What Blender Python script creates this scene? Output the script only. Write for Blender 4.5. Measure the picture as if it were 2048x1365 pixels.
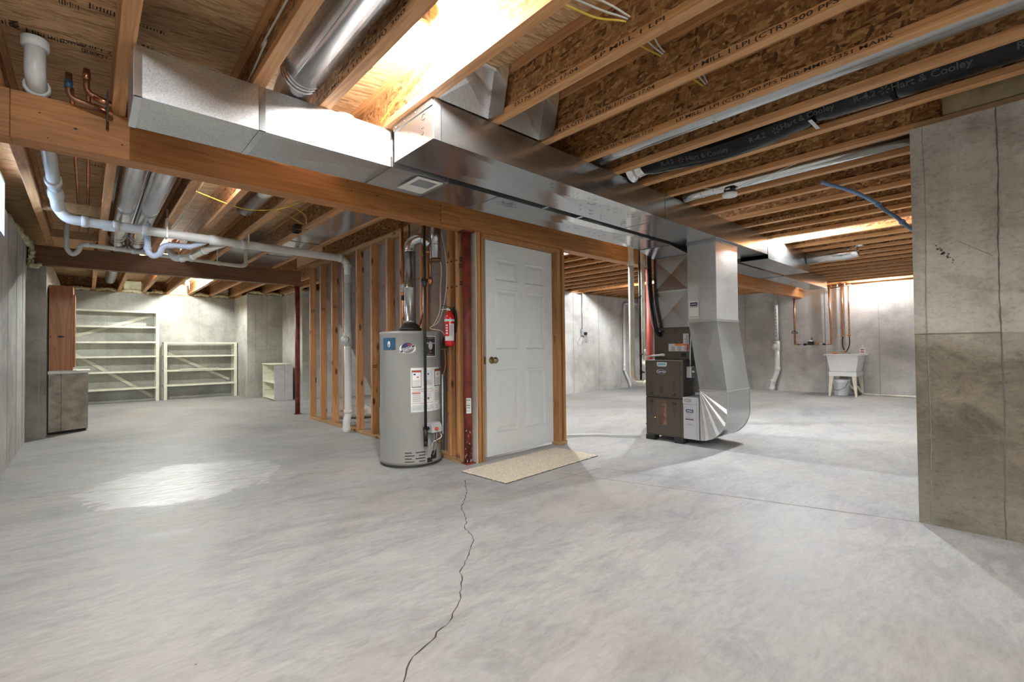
import bpy, bmesh, math, random
from mathutils import Vector, Matrix
from math import sin, cos, pi, radians as R

for o in list(bpy.data.objects):
    bpy.data.objects.remove(o)
SC = bpy.context.scene
COL = SC.collection
rnd = random.Random(7)

# ------------------------------------------------------------------ camera
cam_d = bpy.data.cameras.new('camera')
cam = bpy.data.objects.new('camera', cam_d)
COL.objects.link(cam)
SC.camera = cam
yaw, pit, rol = R(47.69), R(.96), R(-.59)
fwd = Vector((cos(yaw) * cos(pit), sin(yaw) * cos(pit), sin(pit)))
rgt = Vector((sin(yaw), -cos(yaw), 0))
upv = rgt.cross(fwd)
rg2 = cos(rol) * rgt + sin(rol) * upv
up2 = -sin(rol) * rgt + cos(rol) * upv
M = Matrix.Identity(4)
for i in range(3):
    M[i][0] = rg2[i]; M[i][1] = up2[i]; M[i][2] = -fwd[i]
M.translation = Vector((0, 0, 1.03))
cam.matrix_world = M
cam_d.sensor_width = 36
cam_d.lens = 36 * 933.4 / 2048
cam_d.clip_start = .02
cam_d.clip_end = 100

# ------------------------------------------------------------------ world, exposure, daylight
SC.view_settings.view_transform = 'Standard'
SC.view_settings.look = 'None'
SC.view_settings.gamma = 1
SC.view_settings.use_curve_mapping = False
SC.view_settings.exposure = 0.76
SC.cycles.use_denoising = True
SC.cycles.max_bounces = 6
SC.cycles.diffuse_bounces = 3
SC.cycles.glossy_bounces = 3
SC.cycles.use_adaptive_sampling = True
SC.cycles.adaptive_threshold = .025
SC.cycles.sample_clamp_indirect = 6
SC.cycles.use_light_tree = True
w = bpy.data.worlds.new('sky')
SC.world = w
w.use_nodes = True
w.node_tree.nodes['Background'].inputs[0].default_value = (.55, .75, 1, 1)
w.node_tree.nodes['Background'].inputs[1].default_value = 2.0

ld = bpy.data.lights.new('daylight', 'AREA')
ld.shape = 'RECTANGLE'; ld.size = 1.1; ld.size_y = .6; ld.energy = 170; ld.color = (.6, .78, 1)
lo = bpy.data.objects.new('daylight', ld)
COL.objects.link(lo)
lo.location = (-.95, 5.4, 2.3)
lo.rotation_euler = (0, R(-90), 0)

BULB = 1700.0

# ------------------------------------------------------------------ material helpers
def mat_new(name):
    m = bpy.data.materials.new(name)
    m.use_nodes = True
    nt = m.node_tree
    nt.nodes.clear()
    out = nt.nodes.new('ShaderNodeOutputMaterial')
    b = nt.nodes.new('ShaderNodeBsdfPrincipled')
    nt.links.new(b.outputs[0], out.inputs[0])
    return m, nt, b

class NB:
    """small node builder"""
    def __init__(s, nt): s.nt = nt
    def n(s, t, **k):
        x = s.nt.nodes.new(t)
        for a, v in k.items():
            setattr(x, a, v)
        return x
    def l(s, a, b): s.nt.links.new(a, b)
    def coords(s, scale=(1, 1, 1), rot=(0, 0, 0), kind='Object', off=0):
        tc = s.n('ShaderNodeTexCoord')
        mp = s.n('ShaderNodeMapping')
        mp.inputs['Scale'].default_value = scale
        mp.inputs['Rotation'].default_value = rot
        s.l(tc.outputs[kind], mp.inputs['Vector'])
        if off:
            oi = s.n('ShaderNodeObjectInfo')
            mu = s.n('ShaderNodeMath', operation='MULTIPLY')
            mu.inputs[1].default_value = off
            s.l(oi.outputs['Random'], mu.inputs[0])
            cb = s.n('ShaderNodeCombineXYZ')
            for i in range(3): s.l(mu.outputs[0], cb.inputs[i])
            s.l(cb.outputs[0], mp.inputs['Location'])
        return mp.outputs[0]
    def rcoords(s, scale, rot, off=0):
        v = s.coords((1, 1, 1), rot, off=off)
        mp = s.n('ShaderNodeMapping'); mp.inputs['Scale'].default_value = scale
        s.l(v, mp.inputs['Vector']); return mp.outputs[0]
    def noise(s, vec, scale, detail=4, rough=.55, dist=0):
        x = s.n('ShaderNodeTexNoise')
        x.inputs['Scale'].default_value = scale
        x.inputs['Detail'].default_value = detail
        x.inputs['Roughness'].default_value = rough
        x.inputs['Distortion'].default_value = dist
        s.l(vec, x.inputs['Vector'])
        return x.outputs[0]
    def voro(s, vec, scale, feature='F1', out='Color', rand=1):
        x = s.n('ShaderNodeTexVoronoi', feature=feature)
        x.inputs['Scale'].default_value = scale
        x.inputs['Randomness'].default_value = rand
        s.l(vec, x.inputs['Vector'])
        return x.outputs[out]
    def ramp(s, fac, stops, interp='LINEAR'):
        x = s.n('ShaderNodeValToRGB')
        x.color_ramp.interpolation = interp
        e = x.color_ramp.elements
        while len(e) < len(stops): e.new(.5)
        for el, (p, c) in zip(e, stops):
            el.position = p
            el.color = c if len(c) == 4 else (*c, 1)
        s.l(fac, x.inputs[0])
        return x.outputs[0]
    def mix(s, fac, a, b, mode='MIX'):
        x = s.n('ShaderNodeMix', data_type='RGBA', blend_type=mode)
        if isinstance(fac, (int, float)): x.inputs[0].default_value = fac
        else: s.l(fac, x.inputs[0])
        for v, i in ((a, 6), (b, 7)):
            if isinstance(v, tuple): x.inputs[i].default_value = (*v[:3], 1)
            else: s.l(v, x.inputs[i])
        return x.outputs[2]
    def math(s, op, a, b=None):
        x = s.n('ShaderNodeMath', operation=op)
        for v, i in ((a, 0), (b, 1)):
            if v is None: continue
            if isinstance(v, (int, float)): x.inputs[i].default_value = v
            else: s.l(v, x.inputs[i])
        return x.outputs[0]
    def bump(s, h, b, strength=.2, dist=.01):
        x = s.n('ShaderNodeBump')
        x.inputs['Strength'].default_value = strength
        x.inputs['Distance'].default_value = dist
        s.l(h, x.inputs['Height'])
        s.l(x.outputs[0], b.inputs['Normal'])
    def split(s, col):
        x = s.n('ShaderNodeSeparateColor')
        s.l(col, x.inputs[0])
        return x.outputs[0], x.outputs[1], x.outputs[2]

MATS = {}
def plain(name, col, rough=.5, metal=0, var=.06, bump=0, emis=0, spec=None, ns=9):
    m, nt, b = mat_new(name)
    g = NB(nt)
    v = g.coords()
    n = g.noise(v, ns, 5)
    lo_ = tuple(max(0, c * (1 - var * 2)) for c in col)
    hi_ = tuple(min(1, c * (1 + var * 2)) for c in col)
    c = g.ramp(n, [(.3, lo_), (.7, hi_)])
    g.l(c, b.inputs['Base Color'])
    b.inputs['Roughness'].default_value = rough
    b.inputs['Metallic'].default_value = metal
    if spec is not None: b.inputs['Specular IOR Level'].default_value = spec
    if bump:
        g.bump(g.noise(v, 60, 3), b, bump, .002)
    if emis:
        b.inputs['Emission Color'].default_value = (*col, 1)
        b.inputs['Emission Strength'].default_value = emis
    MATS[name] = m
    return m

def wood(name, ca, cb, axis, scale=1, knots=0, rough=.6, streak=.5, off=9):
    m, nt, b = mat_new(name)
    g = NB(nt)
    st = [14.0, 14.0, 14.0]
    st[axis] = .9
    v = g.coords(tuple(x * scale for x in st), off=off)
    n1 = g.noise(v, 1.0, 3, .6, .6)
    v2 = g.coords(tuple((x * (6 if i != axis else 2)) * scale for i, x in enumerate(st)), off=off)
    n2 = g.noise(v2, 1.0, 4, .6)
    rings = g.math('FRACT', g.math('MULTIPLY', n1, 7.0))
    c = g.mix(g.ramp(rings, [(0, (0, 0, 0)), (.75, (1, 1, 1)), (1, (.1, .1, .1))]), ca, cb)
    c = g.mix(streak * .5, c, g.ramp(n2, [(.35, tuple(x * .55 for x in ca)), (.65, tuple(min(1, x * 1.15) for x in cb))]))
    vl = g.coords((1.3, 1.3, 1.3), off=off)
    c = g.mix(.35, c, g.ramp(g.noise(vl, 1.5, 3), [(.3, (.45, .42, .4)), (.7, (1, 1, 1))]), 'MULTIPLY')
    if knots:
        ks = [9.0, 9.0, 9.0]; ks[axis] = 3.4
        vk = g.coords(tuple(ks), off=off)
        d = g.voro(vk, 1.0, 'F1', 'Distance')
        k = g.ramp(d, [(0, (1, 1, 1)), (.11, (.9, .9, .9)), (.19, (0, 0, 0))])
        c = g.mix(k, c, (.10, .04, .015))
    g.l(c, b.inputs['Base Color'])
    b.inputs['Roughness'].default_value = rough
    g.bump(n2, b, .15, .002)
    MATS[name] = m
    return m

def osb(name, cols, rough=.7, scale=1, long=None):
    """oriented strand board: overlapping flakes"""
    m, nt, b = mat_new(name)
    g = NB(nt)
    off = 5
    if long is None:
        rots = [(.5, 0, 0), (-.6, 0, 0), (1.35, 0, 0), (.1, 0, 0)]
        base = (22, 14, 44)
    else:
        rots = [(0, 0, .06), (0, 0, -.14), (0, 0, .22)]
        base = (7, 62, 20)
    c = None
    for i, r in enumerate(rots):
        v = g.rcoords(tuple(x * scale * (1 + .22 * i) for x in base), r, off=off)
        nz = g.n('ShaderNodeTexNoise'); nz.inputs['Scale'].default_value = .8; nz.inputs['Detail'].default_value = 3
        g.l(v, nz.inputs['Vector'])
        vv = g.n('ShaderNodeVectorMath', operation='MULTIPLY_ADD')
        g.l(nz.outputs['Color'], vv.inputs[0]); vv.inputs[1].default_value = (.9, .9, .9); g.l(v, vv.inputs[2])
        ce = g.voro(vv.outputs[0], 1.0)
        r_, g_, b_ = g.split(ce)
        ci = g.ramp(r_, [(j / (len(cols) - 1), cc) for j, cc in enumerate(cols)])
        if c is None: c = ci
        else:
            c = g.mix(g.ramp(g_, [(.48, (0, 0, 0)), (.52, (1, 1, 1))]), c, ci)
    vf = g.coords((60, 60, 60) if long is None else (6, 120, 60))
    c = g.mix(.5, c, g.ramp(g.noise(vf, 1, 4), [(.3, (.45, .42, .38)), (.68, (1, 1, 1))]), 'MULTIPLY')
    g.l(c, b.inputs['Base Color'])
    b.inputs['Roughness'].default_value = rough
    g.bump(c, b, .25, .003)
    MATS[name] = m
    return m

def galv(name, col=(.62, .64, .66), rough=.28, spangle=60, amt=.5):
    m, nt, b = mat_new(name)
    g = NB(nt)
    v = g.coords(off=4)
    ce = g.voro(v, spangle)
    r_, g_, b_ = g.split(ce)
    c = g.ramp(r_, [(0, tuple(x * (1 - .3 * amt) for x in col)), (1, tuple(min(1, x * (1 + .25 * amt)) for x in col))])
    sm = g.noise(g.coords((2, 2, 6), off=4), 2.2, 4)
    c = g.mix(.25, c, g.ramp(sm, [(.3, (.6, .6, .6)), (.7, (1, 1, 1))]), 'MULTIPLY')
    g.l(c, b.inputs['Base Color'])
    b.inputs['Metallic'].default_value = .92
    rr = g.math('MULTIPLY_ADD', g_, .12 * amt)
    rr.node.inputs[2].default_value = rough
    rs = g.math('MULTIPLY_ADD', sm, .2)
    g.l(rr, rs.node.inputs[2])
    rs.node.inputs[1].default_value = .12
    g.l(rs, b.inputs['Roughness'])
    g.bump(g.noise(g.coords((1, 1, 1)), 4, 1), b, .06, .01)
    MATS[name] = m
    return m

def concrete_wall(name, base=(.43, .43, .41), stain=.5, axis=0):
    m, nt, b = mat_new(name)
    g = NB(nt)
    v = g.coords()
    big = g.noise(v, .9, 6, .62, .4)
    c = g.ramp(big, [(.28, tuple(x * .52 for x in base)), (.5, tuple(x * .92 for x in base)), (.72, tuple(x * 1.22 for x in base))])
    streak = g.noise(g.coords((7, 7, .5)), 1, 5, .6, .3)
    blot = g.noise(g.coords((1, 1, 1.5)), 2.6, 9, .72, .5)
    c = g.mix(.8 * min(1, stain), c, g.ramp(blot, [(.32, (.58, .56, .52)), (.5, (.97, .96, .94)), (.68, (1.12, 1.12, 1.1))]), 'MULTIPLY')
    c = g.mix(.28 * stain, c, g.ramp(streak, [(.38, (.52, .50, .46)), (.62, (1.05, 1.05, 1.05))]), 'MULTIPLY')
    hor = g.noise(g.coords((1.5, 1.5, 6)), 1.4, 8, .75, .8)
    c = g.mix(.3 * stain, c, g.ramp(hor, [(.35, (.58, .56, .52)), (.55, (1, 1, 1))]), 'MULTIPLY')
    spots = g.voro(g.coords((1, 1, 1.3)), 13, 'F1', 'Distance')
    sn = g.noise(v, 6, 2)
    sp = g.math('LESS_THAN', spots, g.math('MULTIPLY', g.math('SUBTRACT', sn, .47), .32))
    c = g.mix(g.math('MULTIPLY', sp, .75), c, (.10, .095, .085))
    tc = g.n('ShaderNodeTexCoord'); sx = g.n('ShaderNodeSeparateXYZ')
    g.l(tc.outputs['Object'], sx.inputs[0])
    # wall tone darker towards the foot, with an uneven edge
    zz = g.math('ADD', sx.outputs[2], g.math('MULTIPLY', big, -.9))
    c = g.mix(min(1, .55 * stain + .4 * (stain > .9)), c, g.ramp(zz, [(0, (.60, .57, .52)), (.45, (.66, .63, .57)), (.62, (1, 1, 1))]), 'MULTIPLY')
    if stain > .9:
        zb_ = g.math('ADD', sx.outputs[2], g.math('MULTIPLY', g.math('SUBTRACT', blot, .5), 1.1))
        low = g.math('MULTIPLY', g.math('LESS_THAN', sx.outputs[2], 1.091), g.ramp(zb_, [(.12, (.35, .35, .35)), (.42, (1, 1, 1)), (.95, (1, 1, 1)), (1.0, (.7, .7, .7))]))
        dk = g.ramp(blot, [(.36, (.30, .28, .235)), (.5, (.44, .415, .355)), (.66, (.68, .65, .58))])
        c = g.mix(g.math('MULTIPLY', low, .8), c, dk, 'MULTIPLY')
    grit = g.noise(g.coords((1, 1, 1.6)), 38, 8, .75)
    c = g.mix(.35 + .3 * stain, c, g.ramp(grit, [(.36, (.62, .61, .58)), (.47, (.97, .97, .97)), (.66, (1.1, 1.1, 1.1))]), 'MULTIPLY')
    rust = g.noise(g.coords((3.2, 3.2, .25)), 1.2, 3)
    c = g.mix(g.math('MULTIPLY', g.ramp(rust, [(.6, (0, 0, 0)), (.72, (1, 1, 1))]), .3), c, (.52, .36, .25))
    g.l(c, b.inputs['Base Color'])
    b.inputs['Roughness'].default_value = .85
    g.bump(g.math('ADD', g.noise(v, 22, 6), g.math('MULTIPLY', sp, -1.0)), b, .3, .006)
    MATS[name] = m
    return m

def concrete_floor():
    m, nt, b = mat_new('floor_concrete')
    g = NB(nt)
    v = g.coords()
    big = g.noise(v, .55, 6, .6, .5)
    c = g.ramp(big, [(.3, (.29, .30, .302)), (.52, (.40, .41, .41)), (.75, (.485, .492, .485))])
    sw = g.noise(g.coords((1.0, 2.6, 1), (0, 0, .55)), 2.2, 8, .68, 1.2)
    c = g.mix(.75, c, g.ramp(sw, [(.33, (.70, .71, .73)), (.47, (.90, .90, .91)), (.52, (1.0, 1.0, 1.0)), (.7, (1.12, 1.12, 1.1))]), 'MULTIPLY')
    fine = g.noise(g.coords((5, 14, 1), (0, 0, .4)), 3, 6, .7, .6)
    c = g.mix(.6, c, g.ramp(fine, [(.35, (.78, .78, .78)), (.6, (1.06, 1.06, 1.06))]), 'MULTIPLY')
    tan = g.noise(v, .8, 3)
    c = g.mix(g.math('MULTIPLY', g.ramp(tan, [(.5, (0, 0, 0)), (.72, (1, 1, 1))]), .35), c, (.47, .42, .34))
    pit_ = g.voro(v, 5.0, 'F1', 'Distance')
    pn = g.noise(v, 3, 2)
    pp = g.math('LESS_THAN', pit_, g.math('MULTIPLY', g.math('SUBTRACT', pn, .5), .12))
    c = g.mix(g.math('MULTIPLY', pp, .8), c, (.09, .085, .08))
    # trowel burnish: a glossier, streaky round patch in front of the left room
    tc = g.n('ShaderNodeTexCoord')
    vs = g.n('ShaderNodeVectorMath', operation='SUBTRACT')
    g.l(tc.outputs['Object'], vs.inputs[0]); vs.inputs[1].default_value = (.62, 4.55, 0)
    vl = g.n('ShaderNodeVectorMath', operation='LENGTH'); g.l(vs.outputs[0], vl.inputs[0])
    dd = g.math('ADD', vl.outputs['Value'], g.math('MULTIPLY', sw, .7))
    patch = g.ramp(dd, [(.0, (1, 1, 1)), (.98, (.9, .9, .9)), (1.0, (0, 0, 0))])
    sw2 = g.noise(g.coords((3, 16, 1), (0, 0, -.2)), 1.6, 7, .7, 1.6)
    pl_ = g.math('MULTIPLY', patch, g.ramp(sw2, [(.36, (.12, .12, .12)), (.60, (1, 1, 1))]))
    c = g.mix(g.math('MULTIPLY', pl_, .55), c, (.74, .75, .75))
    g.l(c, b.inputs['Base Color'])
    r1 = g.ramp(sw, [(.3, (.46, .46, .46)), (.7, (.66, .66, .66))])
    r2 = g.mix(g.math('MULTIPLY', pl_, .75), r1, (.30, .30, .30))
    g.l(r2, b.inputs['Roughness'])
    b.inputs['Specular IOR Level'].default_value = .38
    g.bump(g.math('ADD', sw, g.math('MULTIPLY', fine, .6)), b, .10, .01)
    MATS['floor_concrete'] = m

concrete_floor()
concrete_wall('wall_concrete', (.64, .645, .63), .6)
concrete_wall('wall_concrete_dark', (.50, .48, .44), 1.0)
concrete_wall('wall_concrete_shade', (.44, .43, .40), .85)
concrete_wall('wall_concrete_white', (.66, .66, .65), .4)
concrete_wall('wall_concrete_green', (.60, .61, .56), .55)
plain('seam', (.17, .16, .14), .9)
plain('seam_light', (.34, .335, .32), .9)
plain('crack', (.05, .045, .04), .95)
wood('lvl', (.40, .155, .045), (.58, .26, .085), 0, .6, 0, .55, .6)
wood('lvl_dark', (.17, .075, .03), (.25, .115, .05), 0, .6, 0, .55, .6)
wood('flange', (.56, .255, .095), (.74, .40, .175), 1, .8, 0, .6, .7)
wood('stud', (.54, .245, .095), (.72, .385, .17), 2, .8, 1, .6, .5)
wood('plate', (.42, .25, .12), (.60, .38, .19), 1, .8, 1, .6, .5)
wood('jamb', (.42, .19, .06), (.58, .29, .11), 2, .8, 0, .55, .5)
wood('cedar', (.36, .115, .025), (.52, .20, .055), 2, .5, 0, .4, .4)
osb('web', [(.09, .035, .012), (.32, .14, .045), (.45, .22, .08), (.26, .11, .038), (.66, .38, .16), (.36, .165, .055)])
osb('subfloor', [(.40, .215, .095), (.72, .43, .21), (.84, .55, .29), (.60, .345, .155), (.90, .66, .40)], long=1)
galv('galvanized', (.50, .51, .52), .15, 120, .12)
galv('galvanized_spangled', (.68, .69, .70), .27, 260, .6)
galv('galvanized_bright', (.72, .72, .73), .13, 90, .1)
plain('copper', (.62, .27, .14), .3, 1, .15)
plain('copper_old', (.30, .15, .09), .45, .9, .2)
plain('brass', (.66, .46, .17), .3, 1, .1)
plain('antique_brass', (.30, .22, .11), .28, 1, .1)
plain('chrome', (.75, .75, .75), .15, 1)
plain('pvc', (.76, .76, .74), .32, 0, .03)
plain('pvc_tan', (.72, .68, .58), .35, 0, .05)
plain('pvc_daylit', (.60, .66, .80), .3, 0, .03)  # white plastic with the window's blue light put into its colour
plain('pex_blue', (.16, .30, .50), .4, 0, .1)
plain('red_steel', (.20, .035, .025), .45, 0, .3)
plain('red_steel_bright', (.36, .05, .03), .5, 0, .1)
plain('door_white', (.80, .82, .82), .35, 0, .01)
plain('white_paint', (.80, .79, .72), .45, 0, .03)
plain('cream_shelf', (.76, .74, .60), .55, 0, .06)
plain('panel_grey', (.56, .55, .55), .5, 0, .05)
plain('cabinet_grey', (.36, .325, .27), .6, 0, .18)
plain('heater_grey', (.285, .288, .275), .34, 0, .01)
plain('furnace_brown', (.105, .09, .073), .38, .3, .03)
plain('furnace_dark', (.05, .041, .033), .5, .3, .1)
plain('filter_grey', (.50, .515, .53), .4, 0, .02)
plain('black', (.012, .012, .012), .45, 0, .1)
plain('black_film', (.008, .008, .009), .20, 0, .2, 0, 0, .22)
plain('black_iron', (.035, .033, .032), .45, .5, .2)
plain('rubber', (.02, .02, .02), .7)
plain('ink', (.045, .03, .02), .8)
plain('ink_grey', (.20, .20, .20), .8)
plain('ink_film', (.045, .045, .048), .5)
plain('ink_red', (.60, .07, .04), .6)
plain('ink_blue', (.03, .06, .22), .5)
plain('label_white', (.80, .80, .78), .5, 0, .01)
plain('label_pale', (.66, .68, .70), .5, 0, .04)
plain('label_blue', (.025, .085, .15), .4, 0, .3)
plain('label_navy', (.02, .03, .11), .3, 0, .05)
plain('label_black', (.02, .02, .02), .35)
plain('label_sky', (.22, .42, .55), .4)
plain('label_tan', (.25, .14, .10), .6, 0, .1)
plain('label_silver', (.50, .52, .55), .35, .3)
plain('extinguisher_red', (.62, .02, .02), .22, 0, .02)
plain('orange', (.75, .22, .06), .6)
plain('cable_white', (.66, .63, .56), .5)
plain('cable_grey', (.30, .27, .22), .6)
plain('cable_yellow', (.70, .50, .05), .45)
plain('drywall_back', (.30, .235, .20), .9, 0, .06)
plain('drywall_white', (.62, .62, .60), .9, 0, .03)
plain('foam', (.72, .67, .44), .9, 0, .12, 1)
plain('batt', (.30, .235, .13), .9, 0, .15, 1)
plain('carpet', (.60, .545, .44), .95, 0, .16, 1, ns=110)
plain('carpet_back', (.10, .085, .07), .95, 0, .2)
plain('tub_white', (.80, .80, .80), .35, 0, .01)
plain('leg_cream', (.68, .62, .50), .5, 0, .05)
plain('cloth_white', (.72, .70, .64), .9, 0, .05)
plain('dark', (.03, .028, .025), .9)
plain('lens', (.80, .80, .80), .4, 0, .01)
plain('led_yellow', (1, .75, .1), .4, 0, 0, 0, 3)
plain('porcelain', (.80, .78, .74), .3, 0, .02)
plain('window_frame', (.62, .70, .80), .4, 0, .02)  # light blue is the daylight on the frame, put into its colour
for nm_, k_, c_ in (('bulb_near', 1.15, (.98, .97, .94)), ('bulb_right', 2.3, (.93, .98, 1)), ('bulb_sink', .75, (.94, .98, 1)), ('bulb_far_left', 1.1, (.95, 1, .97)), ('fill_left', 1.4, (.93, 1, .98)), ('fill_mid', .5, (.93, .99, 1)), ('bulb_door', 2.5, (.92, .98, 1)), ('fill_back', 1.9, (.93, .98, 1)), ('fill_rear', 1.15, (.93, .98, 1))):  # left, mid, back and rear ones are for added, unseen fill bulbs
    mt, nt_, b_ = mat_new(nm_); MATS[nm_] = mt
    b_.inputs['Base Color'].default_value = (1, 1, 1, 1)
    b_.inputs['Emission Color'].default_value = (*c_, 1)
    b_.inputs['Emission Strength'].default_value = BULB * k_
mt, nt_, b_ = mat_new('glass'); MATS['glass'] = mt
b_.inputs['Transmission Weight'].default_value = 1
b_.inputs['Roughness'].default_value = .05
b_.inputs['Base Color'].default_value = (.9, .95, 1, 1)

# ------------------------------------------------------------------ mesh helpers
STUFF = {'print', 'chipped_paint', 'nail_mark', 'stamp', 'grade_stamp', 'honeycomb_scar', 'air_louver', 'ring_rib'}
class MB:
    def __init__(s): s.v = []; s.f = []; s.smooth = []
    def add(s, vs, fs, sm=False):
        k = len(s.v); s.v += [tuple(x) for x in vs]
        for f in fs:
            s.f.append(tuple(i + k for i in f)); s.smooth.append(sm)
        return s
    def box(s, x0, x1, y0, y1, z0, z1):
        vs = [(x, y, z) for z in (z0, z1) for y in (y0, y1) for x in (x0, x1)]
        return s.add(vs, [(0, 2, 3, 1), (4, 5, 7, 6), (0, 1, 5, 4), (2, 6, 7, 3), (0, 4, 6, 2), (1, 3, 7, 5)])
    def bar(s, p0, p1, w, h, up=(0, 0, 1)):
        """rectangular bar from p0 to p1"""
        p0, p1 = Vector(p0), Vector(p1); d = (p1 - p0).normalized(); u = Vector(up)
        a = d.cross(u).normalized() * w / 2; b = a.cross(d).normalized() * h / 2
        vs = [p + sa * a + sb * b for p in (p0, p1) for sa, sb in ((-1, -1), (1, -1), (1, 1), (-1, 1))]
        return s.add(vs, [(0, 1, 2, 3), (7, 6, 5, 4), (0, 4, 5, 1), (1, 5, 6, 2), (2, 6, 7, 3), (3, 7, 4, 0)])
    def tube(s, pts, r, seg=12, caps=True, flat=1.0):
        pts = [Vector(p) for p in pts]
        n = len(pts); rs = r if isinstance(r, (list, tuple)) else [r] * n
        ring = []; ref = None
        for i, p in enumerate(pts):
            t = ((pts[min(i + 1, n - 1)] - p).normalized() + (p - pts[max(i - 1, 0)]).normalized())
            if t.length < 1e-6: t = Vector((0, 0, 1))
            t.normalize()
            if ref is None:
                ref = Vector((0, 0, 1)) if abs(t.z) < .9 else Vector((1, 0, 0))
            a = t.cross(ref)
            if a.length < 1e-5: a = t.orthogonal()
            a.normalize(); b = a.cross(t).normalized(); ref = b
            ring += [p + (a * cos(2 * pi * k / seg) + b * sin(2 * pi * k / seg) * flat) * rs[i] for k in range(seg)]
        fs = []
        for i in range(n - 1):
            for k in range(seg):
                k2 = (k + 1) % seg
                fs.append((i * seg + k, (i + 1) * seg + k, (i + 1) * seg + k2, i * seg + k2))
        s.add(ring, fs, True)
        if caps:
            k0 = len(s.v) - len(ring)
            s.f.append(tuple(k0 + k for k in range(seg))); s.smooth.append(False)
            s.f.append(tuple(k0 + (n - 1) * seg + k for k in reversed(range(seg)))); s.smooth.append(False)
        return s
    def lathe(s, prof, c, axis=(0, 0, 1), seg=24, caps=True):
        """prof: list of (radius, height along axis)"""
        ax = Vector(axis).normalized(); a = ax.orthogonal().normalized(); b = ax.cross(a); c = Vector(c)
        vs = [c + ax * h + (a * cos(2 * pi * k / seg) + b * sin(2 * pi * k / seg)) * r for r, h in prof for k in range(seg)]
        fs = [(i * seg + k, i * seg + (k + 1) % seg, (i + 1) * seg + (k + 1) % seg, (i + 1) * seg + k)
              for i in range(len(prof) - 1) for k in range(seg)]
        k0 = len(s.v)
        s.add(vs, fs, True)
        if caps:
            s.f.append(tuple(k0 + k for k in reversed(range(seg)))); s.smooth.append(False)
            s.f.append(tuple(k0 + (len(prof) - 1) * seg + k for k in range(seg))); s.smooth.append(False)
        return s
    def prism(s, poly, d0, d1, axis=1):
        """poly in the two remaining axes, extruded along axis"""
        n = len(poly)
        def mk(p, d):
            q = list(p); q.insert(axis, d); return tuple(q)
        vs = [mk(p, d0) for p in poly] + [mk(p, d1) for p in poly]
        fs = [tuple(range(n)), tuple(reversed(range(n, 2 * n)))] + [(i, n + i, n + (i + 1) % n, (i + 1) % n) for i in range(n)]
        return s.add(vs, fs)
    def sphere(s, c, r, seg=16, rings=8, sc=(1, 1, 1)):
        c = Vector(c)
        vs = [c + Vector((0, 0, -r * sc[2]))]
        for i in range(1, rings):
            t = -pi / 2 + pi * i / rings
            vs += [c + Vector((cos(t) * cos(2 * pi * k / seg) * r * sc[0], cos(t) * sin(2 * pi * k / seg) * r * sc[1], sin(t) * r * sc[2])) for k in range(seg)]
        vs.append(c + Vector((0, 0, r * sc[2])))
        fs = [(0, 1 + (k + 1) % seg, 1 + k) for k in range(seg)]
        for i in range(rings - 2):
            for k in range(seg):
                a, b2 = 1 + i * seg + k, 1 + i * seg + (k + 1) % seg
                fs.append((a, b2, b2 + seg, a + seg))
        t0 = 1 + (rings - 2) * seg
        fs += [(t0 + k, t0 + (k + 1) % seg, len(vs) - 1) for k in range(seg)]
        return s.add(vs, fs, True)
    def build(s, name, mat, parent=None, loc=None, bev=0, fix=True):
        me = bpy.data.meshes.new(name)
        base = Vector(loc) if loc is not None else Vector((0, 0, 0))
        if parent is not None: base = world_loc(parent)
        me.from_pydata([tuple(Vector(v) - base) for v in s.v], [], s.f)
        me.polygons.foreach_set('use_smooth', s.smooth)
        if fix:
            bm = bmesh.new(); bm.from_mesh(me)
            bmesh.ops.recalc_face_normals(bm, faces=bm.faces)
            bm.to_mesh(me); bm.free()
        me.materials.append(MATS[mat])
        o = bpy.data.objects.new(name, me)
        COL.objects.link(o)
        if parent is not None: o.parent = parent
        else: o.location = base
        if name in STUFF: o['kind'] = 'stuff'
        if bev:
            md = o.modifiers.new('edge', 'BEVEL'); md.width = bev; md.segments = 2; md.limit_method = 'ANGLE'; md.angle_limit = R(50)
        return o

def world_loc(o):
    l = Vector(o.location)
    while o.parent is not None:
        o = o.parent; l += Vector(o.location)
    return l

def tag(o, label=None, cat=None, group=None, kind=None):
    if label: o['label'] = label
    if cat: o['category'] = cat
    if group: o['group'] = group
    if kind: o['kind'] = kind
    return o

def thing(name, label, cat, loc, group=None):
    o = bpy.data.objects.new(name, None); COL.objects.link(o)
    o.location = loc; o.empty_display_size = .1
    return tag(o, label, cat, group)

def fillet(pts, r, n=5):
    """polyline with its corners rounded"""
    pts = [Vector(p) for p in pts]; out = [pts[0]]
    for i in range(1, len(pts) - 1):
        p, a, b = pts[i], pts[i - 1], pts[i + 1]
        da, db = (a - p), (b - p)
        rr = min(r, da.length * .49, db.length * .49)
        s0, s1 = p + da.normalized() * rr, p + db.normalized() * rr
        for k in range(n + 1):
            t = k / n
            out.append(s0 * (1 - t) ** 2 + p * 2 * t * (1 - t) + s1 * t ** 2)
    out.append(pts[-1])
    return out

def rope(pts, n=6):
    """smooth curve through points (Catmull-Rom)"""
    P = [Vector(p) for p in pts]; P = [P[0]] + P + [P[-1]]; out = []
    for i in range(1, len(P) - 2):
        for k in range(n):
            t = k / n
            out.append(.5 * ((2 * P[i]) + (-P[i - 1] + P[i + 1]) * t + (2 * P[i - 1] - 5 * P[i] + 4 * P[i + 1] - P[i + 2]) * t * t + (-P[i - 1] + 3 * P[i] - 3 * P[i + 1] + P[i + 2]) * t ** 3))
    out.append(P[-2])
    return out

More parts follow.
